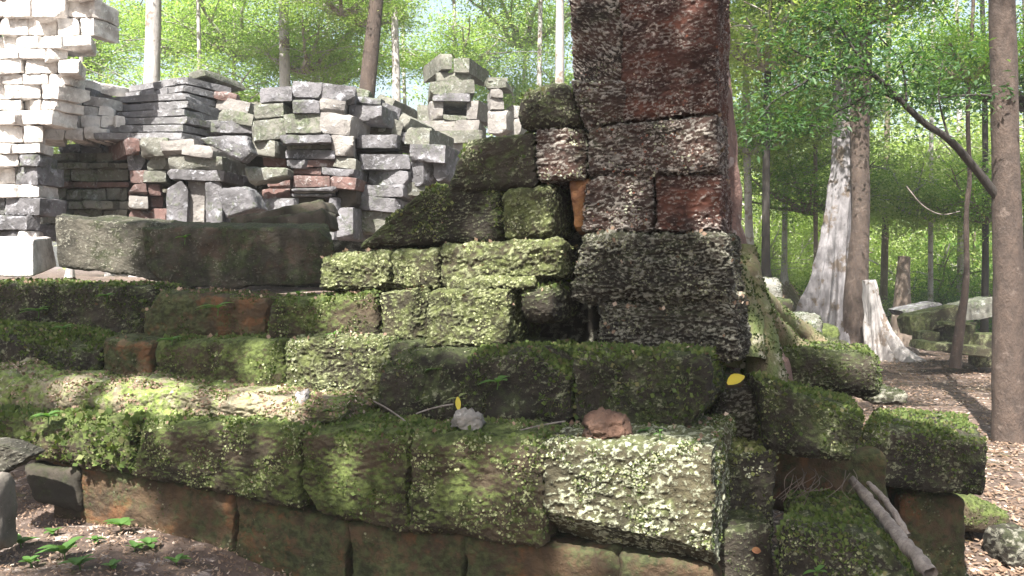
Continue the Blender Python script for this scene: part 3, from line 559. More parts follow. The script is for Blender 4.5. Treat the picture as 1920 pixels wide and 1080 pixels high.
def sheet(name, X, Y, Z, mat):
    nx, ny = X.shape; v = np.stack([X.ravel(), Y.ravel(), Z.ravel()], 1); i = np.arange(nx * ny).reshape(nx, ny)
    f = np.stack([i[:-1, :-1], i[1:, :-1], i[1:, 1:], i[:-1, 1:]], -1).reshape(-1, 4)
    return mesh_obj(name, v, f, mat, origin=(0, 0, 0)), v, f
ang = np.concatenate([[-400], -np.geomspace(200, 14, 14), np.linspace(-13, 13, 280), np.geomspace(14, 200, 14), [400]])
yy = np.concatenate([[-300, -60, -20, -8], np.linspace(-4, 16, 300), np.geomspace(16.5, 500, 50)])
X, Y = np.meshgrid(ang, yy, indexing='ij'); Z = gz(X, Y)
gnd, gv, gf = sheet('ground', X, Y, Z, M['dirt']); gnd['kind'] = 'structure'

# ---------------------------------------------------------------- branches and trees
def tube(pts, rad, n=10, wob=0., seed=0, flare=None, cap=True):
    pts = np.asarray(pts, float); rad = np.asarray(rad, float)
    t = np.gradient(pts, axis=0); t /= np.linalg.norm(t, axis=1)[:, None]
    ref = np.array([1., 0, 0]) if abs(t[0, 0]) < .8 else np.array([0, 1., 0])
    a = np.cross(t, ref); a /= np.linalg.norm(a, axis=1)[:, None]; b = np.cross(t, a)
    th = np.linspace(0, 2 * math.pi, n, endpoint=False)
    r = rad[:, None] * np.ones((1, n))
    ring = lambda r: pts[:, None] + (a[:, None] * np.cos(th)[None, :, None] + b[:, None] * np.sin(th)[None, :, None]) * r[..., None]
    v = ring(r)
    if wob: r = r * (1 + wob * fbm((v * np.array([1, 1, .35]) / max(rad[0], .02) * .8).reshape(-1, 3) + seed, 3).reshape(r.shape)); v = ring(r)
    if flare is not None: r = r * flare(np.arange(len(pts)) / (len(pts) - 1), th); v = ring(r)
    m = len(pts); v = v.reshape(-1, 3); i = np.arange(m * n).reshape(m, n)
    f = np.stack([i[:-1], np.roll(i[:-1], -1, 1), np.roll(i[1:], -1, 1), i[1:]], -1).reshape(-1, 4)
    return v, f
def bez(p0, p1, p2, n): 
    t = np.linspace(0, 1, n)[:, None]; p0, p1, p2 = map(np.asarray, (p0, p1, p2))
    return p0 * (1 - t) ** 2 + 2 * p1 * t * (1 - t) + p2 * t * t
def merge(L):
    V, Fs, o = [], [], 0
    for v, f in L: V.append(v); Fs.append(f + o); o += len(v)
    return np.concatenate(V), np.concatenate(Fs)
def leaves(cen, size, g, droop=.3, wide=.42):
    N = len(cen); d = g.normal(size=(N, 3)); d[:, 2] = d[:, 2] * .5 - droop; d /= np.linalg.norm(d, axis=1)[:, None]
    up = np.array([0, 0, 1.]) + g.normal(size=(N, 3)) * .45
    s = np.cross(d, up); s /= np.linalg.norm(s, axis=1)[:, None] + 1e-9; nn = np.cross(s, d)
    L = size * (.6 + .8 * g.random((N, 1)))
    V = np.stack([cen, cen + d * L * .45 + s * L * wide * .5 + nn * L * .06, cen + d * L - nn * L * .05, cen + d * L * .45 - s * L * wide * .5 + nn * L * .06], 1).reshape(-1, 3)
    return V, np.arange(4 * N).reshape(N, 4)
def crown_mesh(name, rx, rz, nclump, per, leaf, mat, seed, bark='bark', flatc=.45, limbs=9):
    """limbs run from the base of the crown to sprays of leaves; base at z=0"""
    g = np.random.default_rng(seed); tb = []; cs = []
    ends = []
    for k in range(limbs):
        a = k * 2.4 + g.random() * .8; el = g.uniform(.15, 1.0); L = g.uniform(.6, 1.0)
        e = np.array([math.cos(a) * rx * L * math.cos(el * .9), math.sin(a) * rx * L * math.cos(el * .9), rz * (.2 + 1.5 * el * g.uniform(.5, 1))])
        p = bez((0, 0, 0), e * np.array([.45, .45, .25]), e, 9) + g.normal(size=(9, 3)) * rx * .012
        tb.append(tube(p, np.linspace(.035, .006, 9) * rx, 6)); ends.append(p)
        for j in range(5):
            q = p[3 + j]; dq = g.normal(size=3) * rx * .3; dq[2] = abs(dq[2]) * .4
            s = bez(q, q + dq * .5 + [0, 0, .05 * rx], q + dq, 6); tb.append(tube(s, np.linspace(.01, .003, 6) * rx, 4)); ends.append(s)
    E = np.concatenate([e[len(e) // 3:] for e in ends])
    for k in range(nclump):
        c = E[g.integers(len(E))] + g.normal(size=3) * rx * .13
        w_ = rx * g.uniform(.07, .17); n_ = int(per * g.uniform(.5, 1.5))
        cs.append(c + g.normal(size=(n_, 3)) * w_ * np.array([1, 1, flatc]))
    lv, lf = leaves(np.concatenate(cs), leaf, g); bv, bf = merge(tb)
    v, f = merge([(lv, lf), (bv, bf)])
    me_o = mesh_obj(name, v, f, None, mats=[mat, M[bark]], midx=[0] * len(lf) + [1] * len(bf), smooth=False, origin=(0, 0, 0))
    me = me_o.data; bpy.data.objects.remove(me_o); return me
M['leafy'] = leafmat('leaf_yellow_green', (.20, .27, .09), (.34, .39, .18), (.50, .52, .34), .55)  # brightened leaf copy, the lit look of the right forest in its colour
CR = {k: [crown_mesh('crown', 3.0, 1.8, nc, per, sz, M[mt], sd, bk) for sd in (1 + i * 10, 2 + i * 10)]
      for i, (k, mt, nc, per, sz, bk) in enumerate([('m', 'leaf', 260, 60, .105, 'bark'), ('l', 'leafl', 240, 60, .115, 'barkp'), ('d', 'leafd', 260, 60, .10, 'barkd'), ('y', 'leafy', 240, 60, .11, 'barkp')])}
def crown(par, key, loc, sc, rot, vz=1.):
    o = bpy.data.objects.new('crown', random.choice(CR[key])); C.objects.link(o); o.parent = par
    o.location = (Vector([float(a) for a in loc]) - Vector(par['_o'])); o.scale = (sc, sc, sc * vz); o.rotation_euler = (0, 0, rot); return o
def tree(px, dep, r0, label, top_px=None, mat='bark', h=9, crowns=(), name='tree', group=None, wob=.15, base_py=None, cat='tree', n=12, r1=.55, buttress=0):
    x = (px - 960) / F * dep; bz = float(gz(np.array([x]), np.array([dep]))[0]) - .1 if base_py is None else P(px, base_py, dep)[2]
    tx = x if top_px is None else (top_px - 960) / F * dep
    e = empty(name, (x, dep, bz)); tag(e, label, cat, group)
    mid = ((x + tx) / 2 + random.uniform(-.03, .03) * h * .3, dep, bz + h / 2)
    # top_px is measured where the trunk leaves the picture (py 0)
    ztop = CZ + HY / F * dep; k = (h) / max(1, (ztop - bz)); tx2 = x + (tx - x) * k
    m = 28; p = bez((x, dep, bz), ((x + tx2) / 2 + random.uniform(-.02, .02) * h, dep, bz + h / 2), (tx2, dep + random.uniform(-.3, .3), bz + h), m)
    rad = r0 * (r1 + (1 - r1) * np.linspace(1, 0, m) ** 1.2); rad = rad * (1 + .8 * np.exp(-np.linspace(0, h, m) / (r0 * 2.2)))
    fl = None
    if buttress:
        hh = np.linspace(0, h, m)
        fl = lambda t, th: 1 + buttress * np.exp(-(t[:, None] * h) / (r0 * 3.2)) * np.maximum(0, np.cos(th[None] * 5 + 1.0)) ** 2
    v, f = tube(p, rad, n, wob, random.random() * 50, fl); mesh_obj('trunk', v, f, M[mat], e)
    for (key, dz, dx, dy, sc) in crowns:
        zc = bz + dz; tt = min(1, dz / h); c = p[int(tt * (m - 1))]
        crown(e, key, (c[0] + dx, c[1] + dy, zc), sc, random.uniform(0, 6.3), random.uniform(.8, 1.2))
    return e
TG = 'forest trees standing behind the ruins'
# left background
tree(272, 17, .19, 'broad pale trunk rising behind the corbelled roof', 282, 'barkp', 10, [('l', 6.6, 1.5, 0, .9)], group=TG)
tree(535, 19, .15, 'pale straight trunk between the corbelled roof and porch', 528, 'barkp', 10, [('l', 4.6, .3, .5, .6), ('l', 6.5, .5, .8, 1.0)], group=TG)
tree(655, 15, .17, 'smooth brown trunk leaning right above the porch', 712, 'barkn', 9, [('l', 4.8, -.7, .6, .45)], group=TG)
tree(750, 18, .10, 'slender white trunk right of the leaning brown trunk', 738, 'barkp', 10, [('l', 5.4, -.8, .5, .6)], group=TG)
tree(1012, 24, .09, 'thin pale trunk left of the pillar top', 1018, 'barkp', 11, [], group=TG)
tree(1042, 22, .15, 'pale trunk just left of the pillar top', 1044, 'barkp', 11, [], group=TG)
lb = ['leafy tree with pale bark behind the white tower', 'pale leaved tree over the gallery wall', 'small leafy tree above the corbelled roof', 'bright green tree over the middle of the ruins',
      'thin crowned tree behind the leaning trunk', 'light green tree behind the collapsed wall', 'spreading tree above the distant shrine', 'hazy pale tree between shrine and pillar',
      'tall tree against the bright sky above the tower']
for i, (px, dep, h, dz, sc) in enumerate([(130, 20, 8, 3.0, .6), (205, 22, 7, 2.6, .75), (365, 21, 7.5, 3.8, .75), (450, 24, 8, 3.4, .95), (600, 24, 8.5, 5.2, .8), (770, 26, 8, 3.2, .9), (860, 24, 8.5, 5.4, .8), (975, 27, 9, 4.6, 1.0), (330, 26, 9, 6.6, 1.0)]):
    tree(px, dep, .08, lb[i], px + random.uniform(-25, 25), 'barkp', h, [('l', dz, 0, 0, sc)] + ([('l', dz + 2.6, random.uniform(-1, 1), 0, sc)] if i in (1, 3, 6, 7) else []), group=TG, n=8)
# right background
TR = 'forest trees on the right'
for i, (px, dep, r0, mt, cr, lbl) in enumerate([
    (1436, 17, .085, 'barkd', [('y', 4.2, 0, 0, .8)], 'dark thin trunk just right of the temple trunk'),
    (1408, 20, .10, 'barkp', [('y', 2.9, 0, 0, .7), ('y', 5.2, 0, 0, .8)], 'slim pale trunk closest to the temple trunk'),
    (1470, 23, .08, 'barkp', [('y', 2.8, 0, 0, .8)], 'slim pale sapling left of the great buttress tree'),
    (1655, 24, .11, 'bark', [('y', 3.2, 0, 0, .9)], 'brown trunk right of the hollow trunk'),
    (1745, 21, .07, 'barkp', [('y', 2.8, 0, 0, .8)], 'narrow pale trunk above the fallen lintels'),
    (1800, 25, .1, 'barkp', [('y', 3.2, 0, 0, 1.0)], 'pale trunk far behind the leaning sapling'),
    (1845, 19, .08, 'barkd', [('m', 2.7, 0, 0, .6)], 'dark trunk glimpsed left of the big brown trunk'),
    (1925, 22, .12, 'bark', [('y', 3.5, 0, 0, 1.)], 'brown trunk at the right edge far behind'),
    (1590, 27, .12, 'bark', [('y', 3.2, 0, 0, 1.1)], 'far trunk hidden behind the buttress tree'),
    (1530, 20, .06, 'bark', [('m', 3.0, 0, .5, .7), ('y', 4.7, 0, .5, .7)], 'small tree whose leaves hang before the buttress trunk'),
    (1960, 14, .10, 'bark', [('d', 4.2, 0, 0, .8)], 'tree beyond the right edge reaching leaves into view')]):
    tree(px, dep, r0, lbl, px + random.uniform(-15, 15), mt, 9.5, cr, group=TR, n=8)
tree(1690, 17, .2, 'grey broken stump standing behind the white roots', 1688, 'bark', 1.9, [], name='tree_stump', cat='stump')
# understorey bushes on the right
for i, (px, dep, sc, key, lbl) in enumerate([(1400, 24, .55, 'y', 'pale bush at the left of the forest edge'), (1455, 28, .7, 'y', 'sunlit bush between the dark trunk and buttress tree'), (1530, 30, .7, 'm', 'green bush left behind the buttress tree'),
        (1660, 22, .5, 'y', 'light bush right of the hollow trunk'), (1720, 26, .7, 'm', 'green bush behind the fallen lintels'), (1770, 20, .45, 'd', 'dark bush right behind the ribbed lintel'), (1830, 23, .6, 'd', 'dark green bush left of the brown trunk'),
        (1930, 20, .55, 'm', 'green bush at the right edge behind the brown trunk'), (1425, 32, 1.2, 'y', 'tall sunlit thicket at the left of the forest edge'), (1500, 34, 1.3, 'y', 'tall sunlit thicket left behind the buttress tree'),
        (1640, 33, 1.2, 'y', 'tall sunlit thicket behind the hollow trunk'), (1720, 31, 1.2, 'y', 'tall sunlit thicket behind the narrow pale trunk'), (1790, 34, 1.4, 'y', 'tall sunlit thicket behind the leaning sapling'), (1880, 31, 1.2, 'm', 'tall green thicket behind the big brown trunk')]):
    x = (px - 960) / F * dep; e = empty('bush', (x, dep, float(gz(np.array([x]), np.array([dep]))[0]) - .2)); tag(e, lbl, 'bush', 'bushes at the forest edge')
    crown(e, key, (x, dep, e.location.z), sc, i * 1.3, 1.1 if sc < 1 else 1.6).name = 'foliage'

# great buttress tree
def limb_obj(name, pts, rads, mat, par, n=12, wob=.12, seed=0):
    v, f = tube(pts, rads, n, wob, seed); return mesh_obj(name, v, f, M[mat], par)
def smooth_path(pts, n):
    pts = np.array(pts, float); t = np.linspace(0, len(pts) - 1, n); i = np.clip(t.astype(int), 0, len(pts) - 2); f = (t - i)[:, None]
    p0 = pts[np.maximum(i - 1, 0)]; p1 = pts[i]; p2 = pts[i + 1]; p3 = pts[np.minimum(i + 2, len(pts) - 1)]
    return .5 * (2 * p1 + (p2 - p0) * f + (2 * p0 - 5 * p1 + 4 * p2 - p3) * f ** 2 + (3 * p1 - p0 - 3 * p2 + p3) * f ** 3)
D = 17.0
bt = empty('buttress_tree', P(1570, 655, D)); tag(bt, 'great pale forest tree with flaring plank buttresses', 'tree')
pts = smooth_path([P(1556, 665, D), P(1562, 560, D), P(1572, 430, D), P(1588, 300, D), P(1592, 150, D), P(1596, 0, D), P(1600, -250, D)], 60)
def finned(pts, rad, lobes, seed, par, mat='barkp', name='trunk', n=140):
    """a trunk whose foot runs out into plank roots: lobes = (angle, reach, height, width)"""
    pts = np.asarray(pts, float); h = pts[:, 2] - pts[0, 2]; rad = np.asarray(rad, float)
    def fl(t, th):
        e = np.zeros((len(pts), len(th)))
        for (a, E, L, wv) in lobes:
            dth = (th - a - .25 * 0 + math.pi) % (2 * math.pi) - math.pi
            e += E * np.exp(-h[:, None] / L) * np.exp(-(dth[None] / wv) ** 2)
        return 1 + e / rad[:, None]
    v, f = tube(pts, rad, n, .12, seed, fl); cen = np.repeat(pts, n, 0)
    d = fbm(v * np.array([6, 6, 1.6]) + seed, 4)[:, None]; q = v - cen; q /= np.linalg.norm(q, axis=1)[:, None]
    return mesh_obj(name, v + q * d * .07, f, M[mat], par)
pts = smooth_path([P(1560, 668, D), P(1564, 600, D), P(1568, 540, D), P(1574, 430, D), P(1588, 300, D), P(1592, 150, D), P(1596, 0, D), P(1600, -250, D)], 150)
finned(pts, np.interp(np.linspace(0, 1, 150), [0, .12, .3, .5, 1], [.40, .36, .28, .26, .33]), [(1.62, 1.0, 1.0, .20), (2.15, .8, .9, .16), (2.7, .75, .8, .15), (3.2, .5, .9, .14), (4.6, .3, .7, .2), (.9, .8, .9, .25)], 3, bt, 'barkb')
h2 = empty('hollow_tree', P(1612, 655, D - .6)); tag(h2, 'brown hollow trunk with a split beside the great buttress tree', 'tree')
pts = smooth_path([P(1605, 662, D - .5), P(1607, 540, D - .5), P(1614, 400, D - .5), P(1612, 250, D - .4), P(1618, 60, D - .4), P(1612, -250, D - .3)], 60)
def fl2(t, th): return 1 - .45 * np.exp(-((th[None] - 4.4) / .35) ** 2) * np.clip(1.2 - t[:, None] * 3.2, 0, 1)
v, f = tube(pts, np.interp(np.linspace(0, 1, 60), [0, .15, .35, 1], [.30, .24, .17, .17]), 24, .2, 8, fl2); mesh_obj('trunk', v, f, M['barkn'], h2)
crown(bt, 'm', P(1590, 60, D), .9, 1); crown(bt, 'm', P(1540, -120, D), 1.2, 2); crown(h2, 'm', P(1650, -120, D), 1.2, 3)
D2 = 15.5
wr = empty('root_buttress', P(1670, 665, D2)); tag(wr, 'sun whitened root ridge spreading right of the hollow trunk', 'tree root')
pts = smooth_path([P(1646, 690, D2), P(1642, 640, D2), P(1637, 590, D2), P(1630, 525, D2)], 60)
finned(pts, np.linspace(.20, .10, 60), [(4.72, .75, .42, .13), (4.30, .80, .36, .11), (3.85, .75, .34, .10), (3.35, .55, .4, .12), (2.7, .25, .4, .2), (5.4, .5, .4, .2)], 6, wr, name='root')

# temple tree behind the pillar, mossy flare
D3 = 4.75
tt = empty('temple_tree', P(1290, 690, D3)); tag(tt, 'reddish trunk grown tight against the back of the pillar with a mossy flare', 'tree')
ed = [(-200, 1356), (0, 1364), (150, 1369), (300, 1378), (430, 1390), (500, 1402), (560, 1418), (620, 1440), (700, 1470), (800, 1500)]
ys_ = np.linspace(-260, 800, 90); right = np.interp(ys_, [a for a, b in ed], [b for a, b in ed])
rad = .30 + np.interp(ys_, [400, 520, 620, 700], [0, .03, .09, .15]); cx = right - rad * F / D3
pts = np.array([P(a, b, D3) for a, b in zip(cx[::-1], ys_[::-1])])
v, f = tube(pts, rad[::-1], 64, .10, 2)
d_ = fbm(v * np.array([9, 9, 4]), 3); cen = np.repeat(pts, 64, 0); nn = v - cen; nn /= np.linalg.norm(nn, axis=1)[:, None]; v = v + nn * d_[:, None] * .03
mesh_obj('trunk', v, f, M['barkr'], tt)
for k, (q, r_) in enumerate([([P(1395, 470, 4.6), P(1412, 560, 4.45), P(1428, 640, 4.3), P(1440, 720, 4.25)], .09), ([P(1372, 500, 4.55), P(1392, 590, 4.3), P(1400, 680, 4.2)], .10),
                             ([P(1408, 540, 4.8), P(1440, 600, 4.9), P(1480, 650, 5.0), P(1530, 690, 5.0)], .08), ([P(1400, 520, 4.9), P(1450, 580, 5.3), P(1500, 620, 5.6), P(1540, 650, 5.6)], .07)]):
    p = smooth_path(q, 30); v, f = tube(p, np.linspace(r_ * .7, r_, 30), 20, .3, k); o = mesh_obj('root', v, f, M['barkmoss'], tt)
    scatter(v, f, 6000, 'leaf', .014, M['mossdark'], 'moss', o, -.2, k, -.1)

# near brown tree on the right with its long branch
D4 = 8.2
nt_ = empty('brown_tree', P(1890, 826, D4)); tag(nt_, 'straight reddish brown tree in the right foreground with a long bare branch', 'tree')
pts = smooth_path([P(1893, 850, D4), P(1890, 780, D4), P(1890, 540, D4), P(1885, 270, D4), P(1878, 0, D4), P(1868, -300, D4)], 90)
v, f = tube(pts, np.interp(np.linspace(0, 1, 90), [0, .06, .15, .6, 1], [.17, .155, .142, .118, .105]), 40, .09, 6); mesh_obj('trunk', v, f, M['barkn'], nt_)
def twig(name, pl, dep, r0, r1, par, mat='barkd', n=26):
    q = [P(a, b, dep + (c if len(z) > 2 else 0)) for z in pl for (a, b, c) in [(z + (0,))[:3]]]
    p = smooth_path(q, n); v, f = tube(p, np.linspace(r0, r1, n), 8, .15, random.random() * 9); return mesh_obj(name, v, f, M[mat], par), p
br, bp = twig('branch', [(1868, 366, 0), (1830, 318, -.1), (1780, 262, -.3), (1735, 232, -.4), (1690, 190, -.5), (1650, 150, -.6), (1605, 128, -.7), (1540, 132, -.8), (1480, 160, -.9)], D4, .042, .008, nt_, n=50)
tw_ = []
_, p = twig('branch', [(1690, 190), (1640, 175), (1590, 200), (1520, 230)], D4 - .5, .012, .004, nt_); tw_.append(p)
_, p = twig('branch', [(1868, 183), (1840, 178), (1790, 180), (1740, 185), (1680, 176)], D4, .016, .004, nt_); tw_.append(p)
_, p = twig('branch', [(1650, 150), (1600, 90), (1560, 30), (1520, 20)], D4 - .6, .014, .004, nt_); tw_.append(p)
_, p = twig('branch', [(1700, 190), (1690, 120), (1650, 70), (1640, 50)], D4 - .5, .012, .004, nt_); tw_.append(p)
_, p = twig('branch', [(1540, 132), (1500, 160), (1450, 190), (1420, 230)], D4 - .8, .012, .004, nt_); tw_.append(p)
_, p = twig('branch', [(1780, 262), (1760, 180), (1770, 100)], D4 - .3, .012, .004, nt_); tw_.append(p)
_, p = twig('branch', [(1590, 130), (1500, 100), (1440, 60)], D4 - .7, .012, .004, nt_); tw_.append(p)
_, p = twig('branch', [(1560, 240), (1480, 235), (1400, 262)], D4 - .8, .008, .003, nt_); tw_.append(p)
g = np.random.default_rng(9); cs = []
for p in tw_ + [bp[26:]]:
    for q in p[4:]:
        if g.random() < .8: cs.append(q + g.normal(size=(int(g.integers(14, 52)), 3)) * np.array([.17, .2, .07]) * g.uniform(.6, 1.4))
lv, lf = leaves(np.concatenate(cs), .062, g, .25, .38); mesh_obj('foliage', lv, lf, M['leafd'], nt_, smooth=False)
_, p = twig('twig', [(1700, 350), (1730, 385), (1765, 402), (1800, 396)], 9.5, .008, .004, nt_, 'wood')

for (x_, y_, z_, sc_, k_) in [(2.4, 6.0, 9.0, .8, 'm'), (7.6, 8.6, 9.6, .9, 'd'), (2.2, 9.5, 9.2, .8, 'm')]: crown(nt_, k_, (x_, y_, z_), sc_, x_)  # crowns above view, here and below, added to dapple the right-hand ground
for (x_, y_, z_, sc_) in [(2.2, 13.5, 10.2, 1.0), (9.5, 11.5, 9.8, 1.0)]: crown(bt, 'm', (x_, y_, z_), sc_, x_)
# leaning sapling
sp = empty('sapling', P(1793, 685, 11.5)); tag(sp, 'thin pale sapling leaning right in front of the fallen lintels', 'sapling')
p = smooth_path([P(1790, 690, 11.5), P(1800, 610, 11.5), P(1812, 520, 11.5), P(1812, 400, 11.5), P(1818, 330, 11.5), P(1815, 200, 11.5), P(1825, 0, 11.5), P(1820, -100, 11.5)], 60)
v, f = tube(p, np.interp(np.linspace(0, 1, 60), [0, .15, .3, 1], [.075, .06, .035, .02]), 10, .2, 1); mesh_obj('trunk', v, f, M['barkn'], sp)
crown(sp, 'm', P(1815, 150, 11.5), .35, 1)

# dead branches on the heap
db = empty('dead_branch', P(1670, 1000, 3.4)); tag(db, 'thick dead grey branch lying down across the mossy rock', 'branch')
p = smooth_path([P(1598, 900, 3.85), P(1640, 950, 3.6), P(1690, 1010, 3.35), P(1745, 1075, 3.15)], 30); v, f = tube(p, np.linspace(.019, .028, 30), 14, .6, 3); mesh_obj('branch', v, f, M['wood'], db)
db2 = empty('dead_branch', P(1680, 960, 3.5)); tag(db2, 'thinner dead branch beside the thick grey one', 'branch')
p = smooth_path([P(1628, 905, 3.75), P(1665, 945, 3.6), P(1700, 1005, 3.5)], 26); v, f = tube(p, np.linspace(.010, .017, 26), 12, .7, 5); mesh_obj('branch', v, f, M['wood'], db2)
# fine roots
g = random.Random(8)
rt = empty('dry_roots', P(1510, 900, 3.8)); tag(rt, 'tangle of dry fine roots hanging below the tilted block', 'roots')
L = []
for k in range(16):
    x, y = g.uniform(1480, 1600), g.uniform(875, 900)
    q = [P(x, y, 3.85), P(x + g.uniform(-25, 25), y + g.uniform(10, 30), 3.75), P(x + g.uniform(-50, 40), y + g.uniform(30, 60), 3.72)]
    L.append(tube(smooth_path(q, 12), np.linspace(.0022, .001, 12), 4))
v, f = merge(L); mesh_obj('root_tangle', v, f, M['bark'], rt)

# ---------------------------------------------------------------- far wood: one mass
g = np.random.default_rng(21); N = 1250
th = np.concatenate([g.uniform(-1.0, .12, 130), g.uniform(.12, .9, N - 130)]); dd = g.uniform(30, 48, N); zz = g.uniform(0, 1, N) ** 1.3 * np.where(th < .12, 8., 13)
cen = np.stack([np.sin(th) * dd / np.cos(th) * .9, dd, zz], 1)
cs = np.concatenate([c + g.normal(size=(52, 3)) * np.array([.9, .9, .5]) for c in cen])
lv, lf = leaves(cs, .27, g); o = mesh_obj('far_woods', lv, lf, M['leafy'], smooth=False, origin=(0, 40, 0)); tag(o, 'hazy green mass of distant forest leaves', 'woods', kind='stuff')

# ---------------------------------------------------------------- overhead canopy: unseen added tree, crown shaped to shade the wall around sun spots
Sv = np.array(S); U = np.cross(Sv, [0, 0, 1]); U /= np.linalg.norm(U); Vv = np.cross(U, Sv)
def uv(p): p = np.asarray(p); return np.stack([p @ U, p @ Vv], -1)
lit = []   # (point, radius u, radius v)
def sunspot(px, py, off, r, d=None): lit.append((uv(W(px, py, off) if d is None else P(px, py, d)), r))
for (px, py, r) in [(640, 510, .20), (700, 500, .10), (790, 480, .10), (900, 480, .16), (1000, 475, .14), (760, 590, .20), (860, 600, .22), (660, 575, .08), (920, 560, .12), (990, 530, .1)]: sunspot(px, py, .62, r)
for (px, py, r) in [(560, 680, .14), (640, 680, .17), (690, 670, .1), (480, 670, .10)]: sunspot(px, py, .47, r)
for (px, py, r) in [(250, 745, .16), (350, 750, .16), (450, 755, .18), (540, 762, .14), (130, 715, .10)]: sunspot(px, py, .2, r)
for (px, py, r) in [(1100, 900, .17), (1200, 900, .22), (1290, 890, .22), (1060, 880, .12), (1150, 960, .1), (420, 850, .10), (500, 830, .08), (940, 900, .06), (850, 905, .05), (660, 870, .05), (300, 830, .06), (1240, 950, .12), (160, 830, .07)]: sunspot(px, py, 0, r)
for (px, py, r) in [(1270, 250, .06), (1150, 360, .05), (1180, 400, .05), (1095, 470, .08), (1060, 290, .09), (1320, 270, .07), (1280, 60, .05)]: sunspot(px, py, .68, r)
for (px, py, d, r) in [(110, 430, 5.6, .12), (40, 480, 5.6, .3), (-20, 460, 5.6, .3), (1560, 790, 3.6, .06), (1600, 760, 3.7, .06), (180, 1010, 4.3, .36), (100, 1050, 4.0, .32), (350, 1060, 4.0, .12), (280, 1050, 4.1, .18), (60, 1000, 4.1, .15), (20, 950, 3.6, .12), (1370, 620, 4.2, .10), (1410, 880, 3.7, .04), (1720, 770, 4.5, .10), (1380, 700, 4.0, .05)]:
    sunspot(px, py, 0, r, d)
LU = np.array([a for a, b in lit]); LR = np.array([b for a, b in lit])
g = np.random.default_rng(4)
# cover needed: sun lines through the wall and the heap
samp = np.array([W(px, py, o) for px in range(-60, 1500, 40) for py in range(-60, 1100, 40) for o in (0, .7)] + [W(px, py, .5) for px in range(-60, 640, 40) for py in range(-340, 0, 40)] + [P(px, py, 4.2) for px in range(1340, 1960, 40) for py in range(560, 1100, 40)])
suv = uv(samp); lo, hi = suv.min(0) - .3, suv.max(0) + .3
# keep only the terrace: points above the stepped outline are open
poly = [W(x, y, .7) for x, y in [(-100, 400), (640, 400), (860, 250), (970, 150), (1062, 100), (1062, -80), (1400, -80)]]
N = 60000; q = lo + (hi - lo) * g.random((N, 2))
pz = q[:, :1] * U + q[:, 1:] * Vv
# where does the sun line cross the wall plane off=.7 ? accept only below the stepped outline
bn = np.array([BV[0], BV[1], 0]); t = (WC + .5 - pz @ bn) / (Sv @ bn); hit = pz + t[:, None] * Sv
hx = 960 + F * hit[:, 0] / hit[:, 1]; hy = HY - F * (hit[:, 2] - CZ) / hit[:, 1]
top = np.interp(hx, [-400, -100, 70, 100, 560, 600, 700, 860, 970, 1062, 1063, 1500, 1960], [400, 400, 400, -330, -330, 250, 260, 200, 100, 60, -150, -150, 400])
keep = hy > top
dmin = np.min(np.linalg.norm(q[:, None] - LU[None], axis=2) - LR[None], axis=1)
nz = noise(np.stack([q[:, 0] * 5, q[:, 1] * 5, q[:, 0] * 0], 1))
keep &= dmin + nz * .05 > .03
keep &= (g.random(N) < .62)
q = q[keep]; hgt = g.uniform(7.0, 9.5, len(q))
pc = q[:, :1] * U + q[:, 1:] * Vv; pc = pc + ((hgt - pc[:, 2]) / Sv[2])[:, None] * Sv
lv, lf = leaves(pc, .11, g, .2, .6)
cxm = pc.mean(0)
ot = empty('unseen_shade_tree', (cxm[0] - 2.5, cxm[1] - 3, 0.2)); tag(ot, 'unseen tree added beside the viewer, its high crown shaped to shade the wall', 'tree')
mesh_obj('crown', lv, lf, M['leaf'], ot, smooth=False)
tr = bez((cxm[0] - 2.5, cxm[1] - 3, .1), (cxm[0] - 2.2, cxm[1] - 2.5, 5), (cxm[0], cxm[1], 8.2), 30); L = [tube(tr, np.linspace(.28, .1, 30), 14, .1, 1)]
for k in range(14):
    e_ = pc[g.integers(len(pc))]; s_ = tr[int(g.integers(18, 29))]; L.append(tube(bez(s_, (s_ + e_) / 2 + [0, 0, .3], e_, 14), np.linspace(.04, .008, 14), 6))
v, f = merge(L); mesh_obj('trunk', v, f, M['bark'], ot)

# ---------------------------------------------------------------- small things
def pebble(name, label, c, size, mt, cat='stone', seed=0):
    _seed[0] += 1; c = np.array(c) + np.array([0, 0, .02])
    fr = [c + np.array(k) * np.array(size) / 2 for k in ((-1, -1, -1), (1, -1, -1), (.8, -.7, 1), (-.7, -.8, .8))]; bk = [c + np.array(k) * np.array(size) / 2 for k in ((-1, 1, -1), (1, 1, -1), (.6, .8, .9), (-.8, .7, .9))]
    v, f, _ = block_mesh(fr + bk, .008, min(size) * .2, (.05, .05, .012), _seed[0], 1, 1.3, 5); o = mesh_obj(name, v, f, M[mt]); tag(o, label, cat); return o
pebble('rock', 'grey angular rock on the lowest mossy ledge', W(882, 800, .15), (.15, .12, .065), 'pebble')
pebble('rock', 'red brown rough rock on the ledge in front of the dark mossy block', W(1142, 812, .14), (.19, .14, .085), 'redrock')
pebble('rock', 'white pebble shining on the sunlit moss of the lowest ledge', W(566, 752, .2), (.085, .07, .07), 'pale')
blk('stone_post', 'pale rounded stone post at the bottom left corner', flat([(-110, 905), (-12, 900), (2, 1050), (-110, 1050)], 3.5, .16), 'cornerpale', cat='stone post', h=.015, r=.05)
blk('stone_block', 'grey slanted stone under the leaves at the left edge', flat([(-70, 828), (5, 834), (58, 856), (-10, 900)], 3.9, .14), 'lintp', h=.012, r=.015)
def gpt(px, py):
    for d in np.arange(2.5, 12, .02):
        p = P(px, py, d)
        if p[2] <= gz(p[:1], p[1:2])[0]: return p
    return p
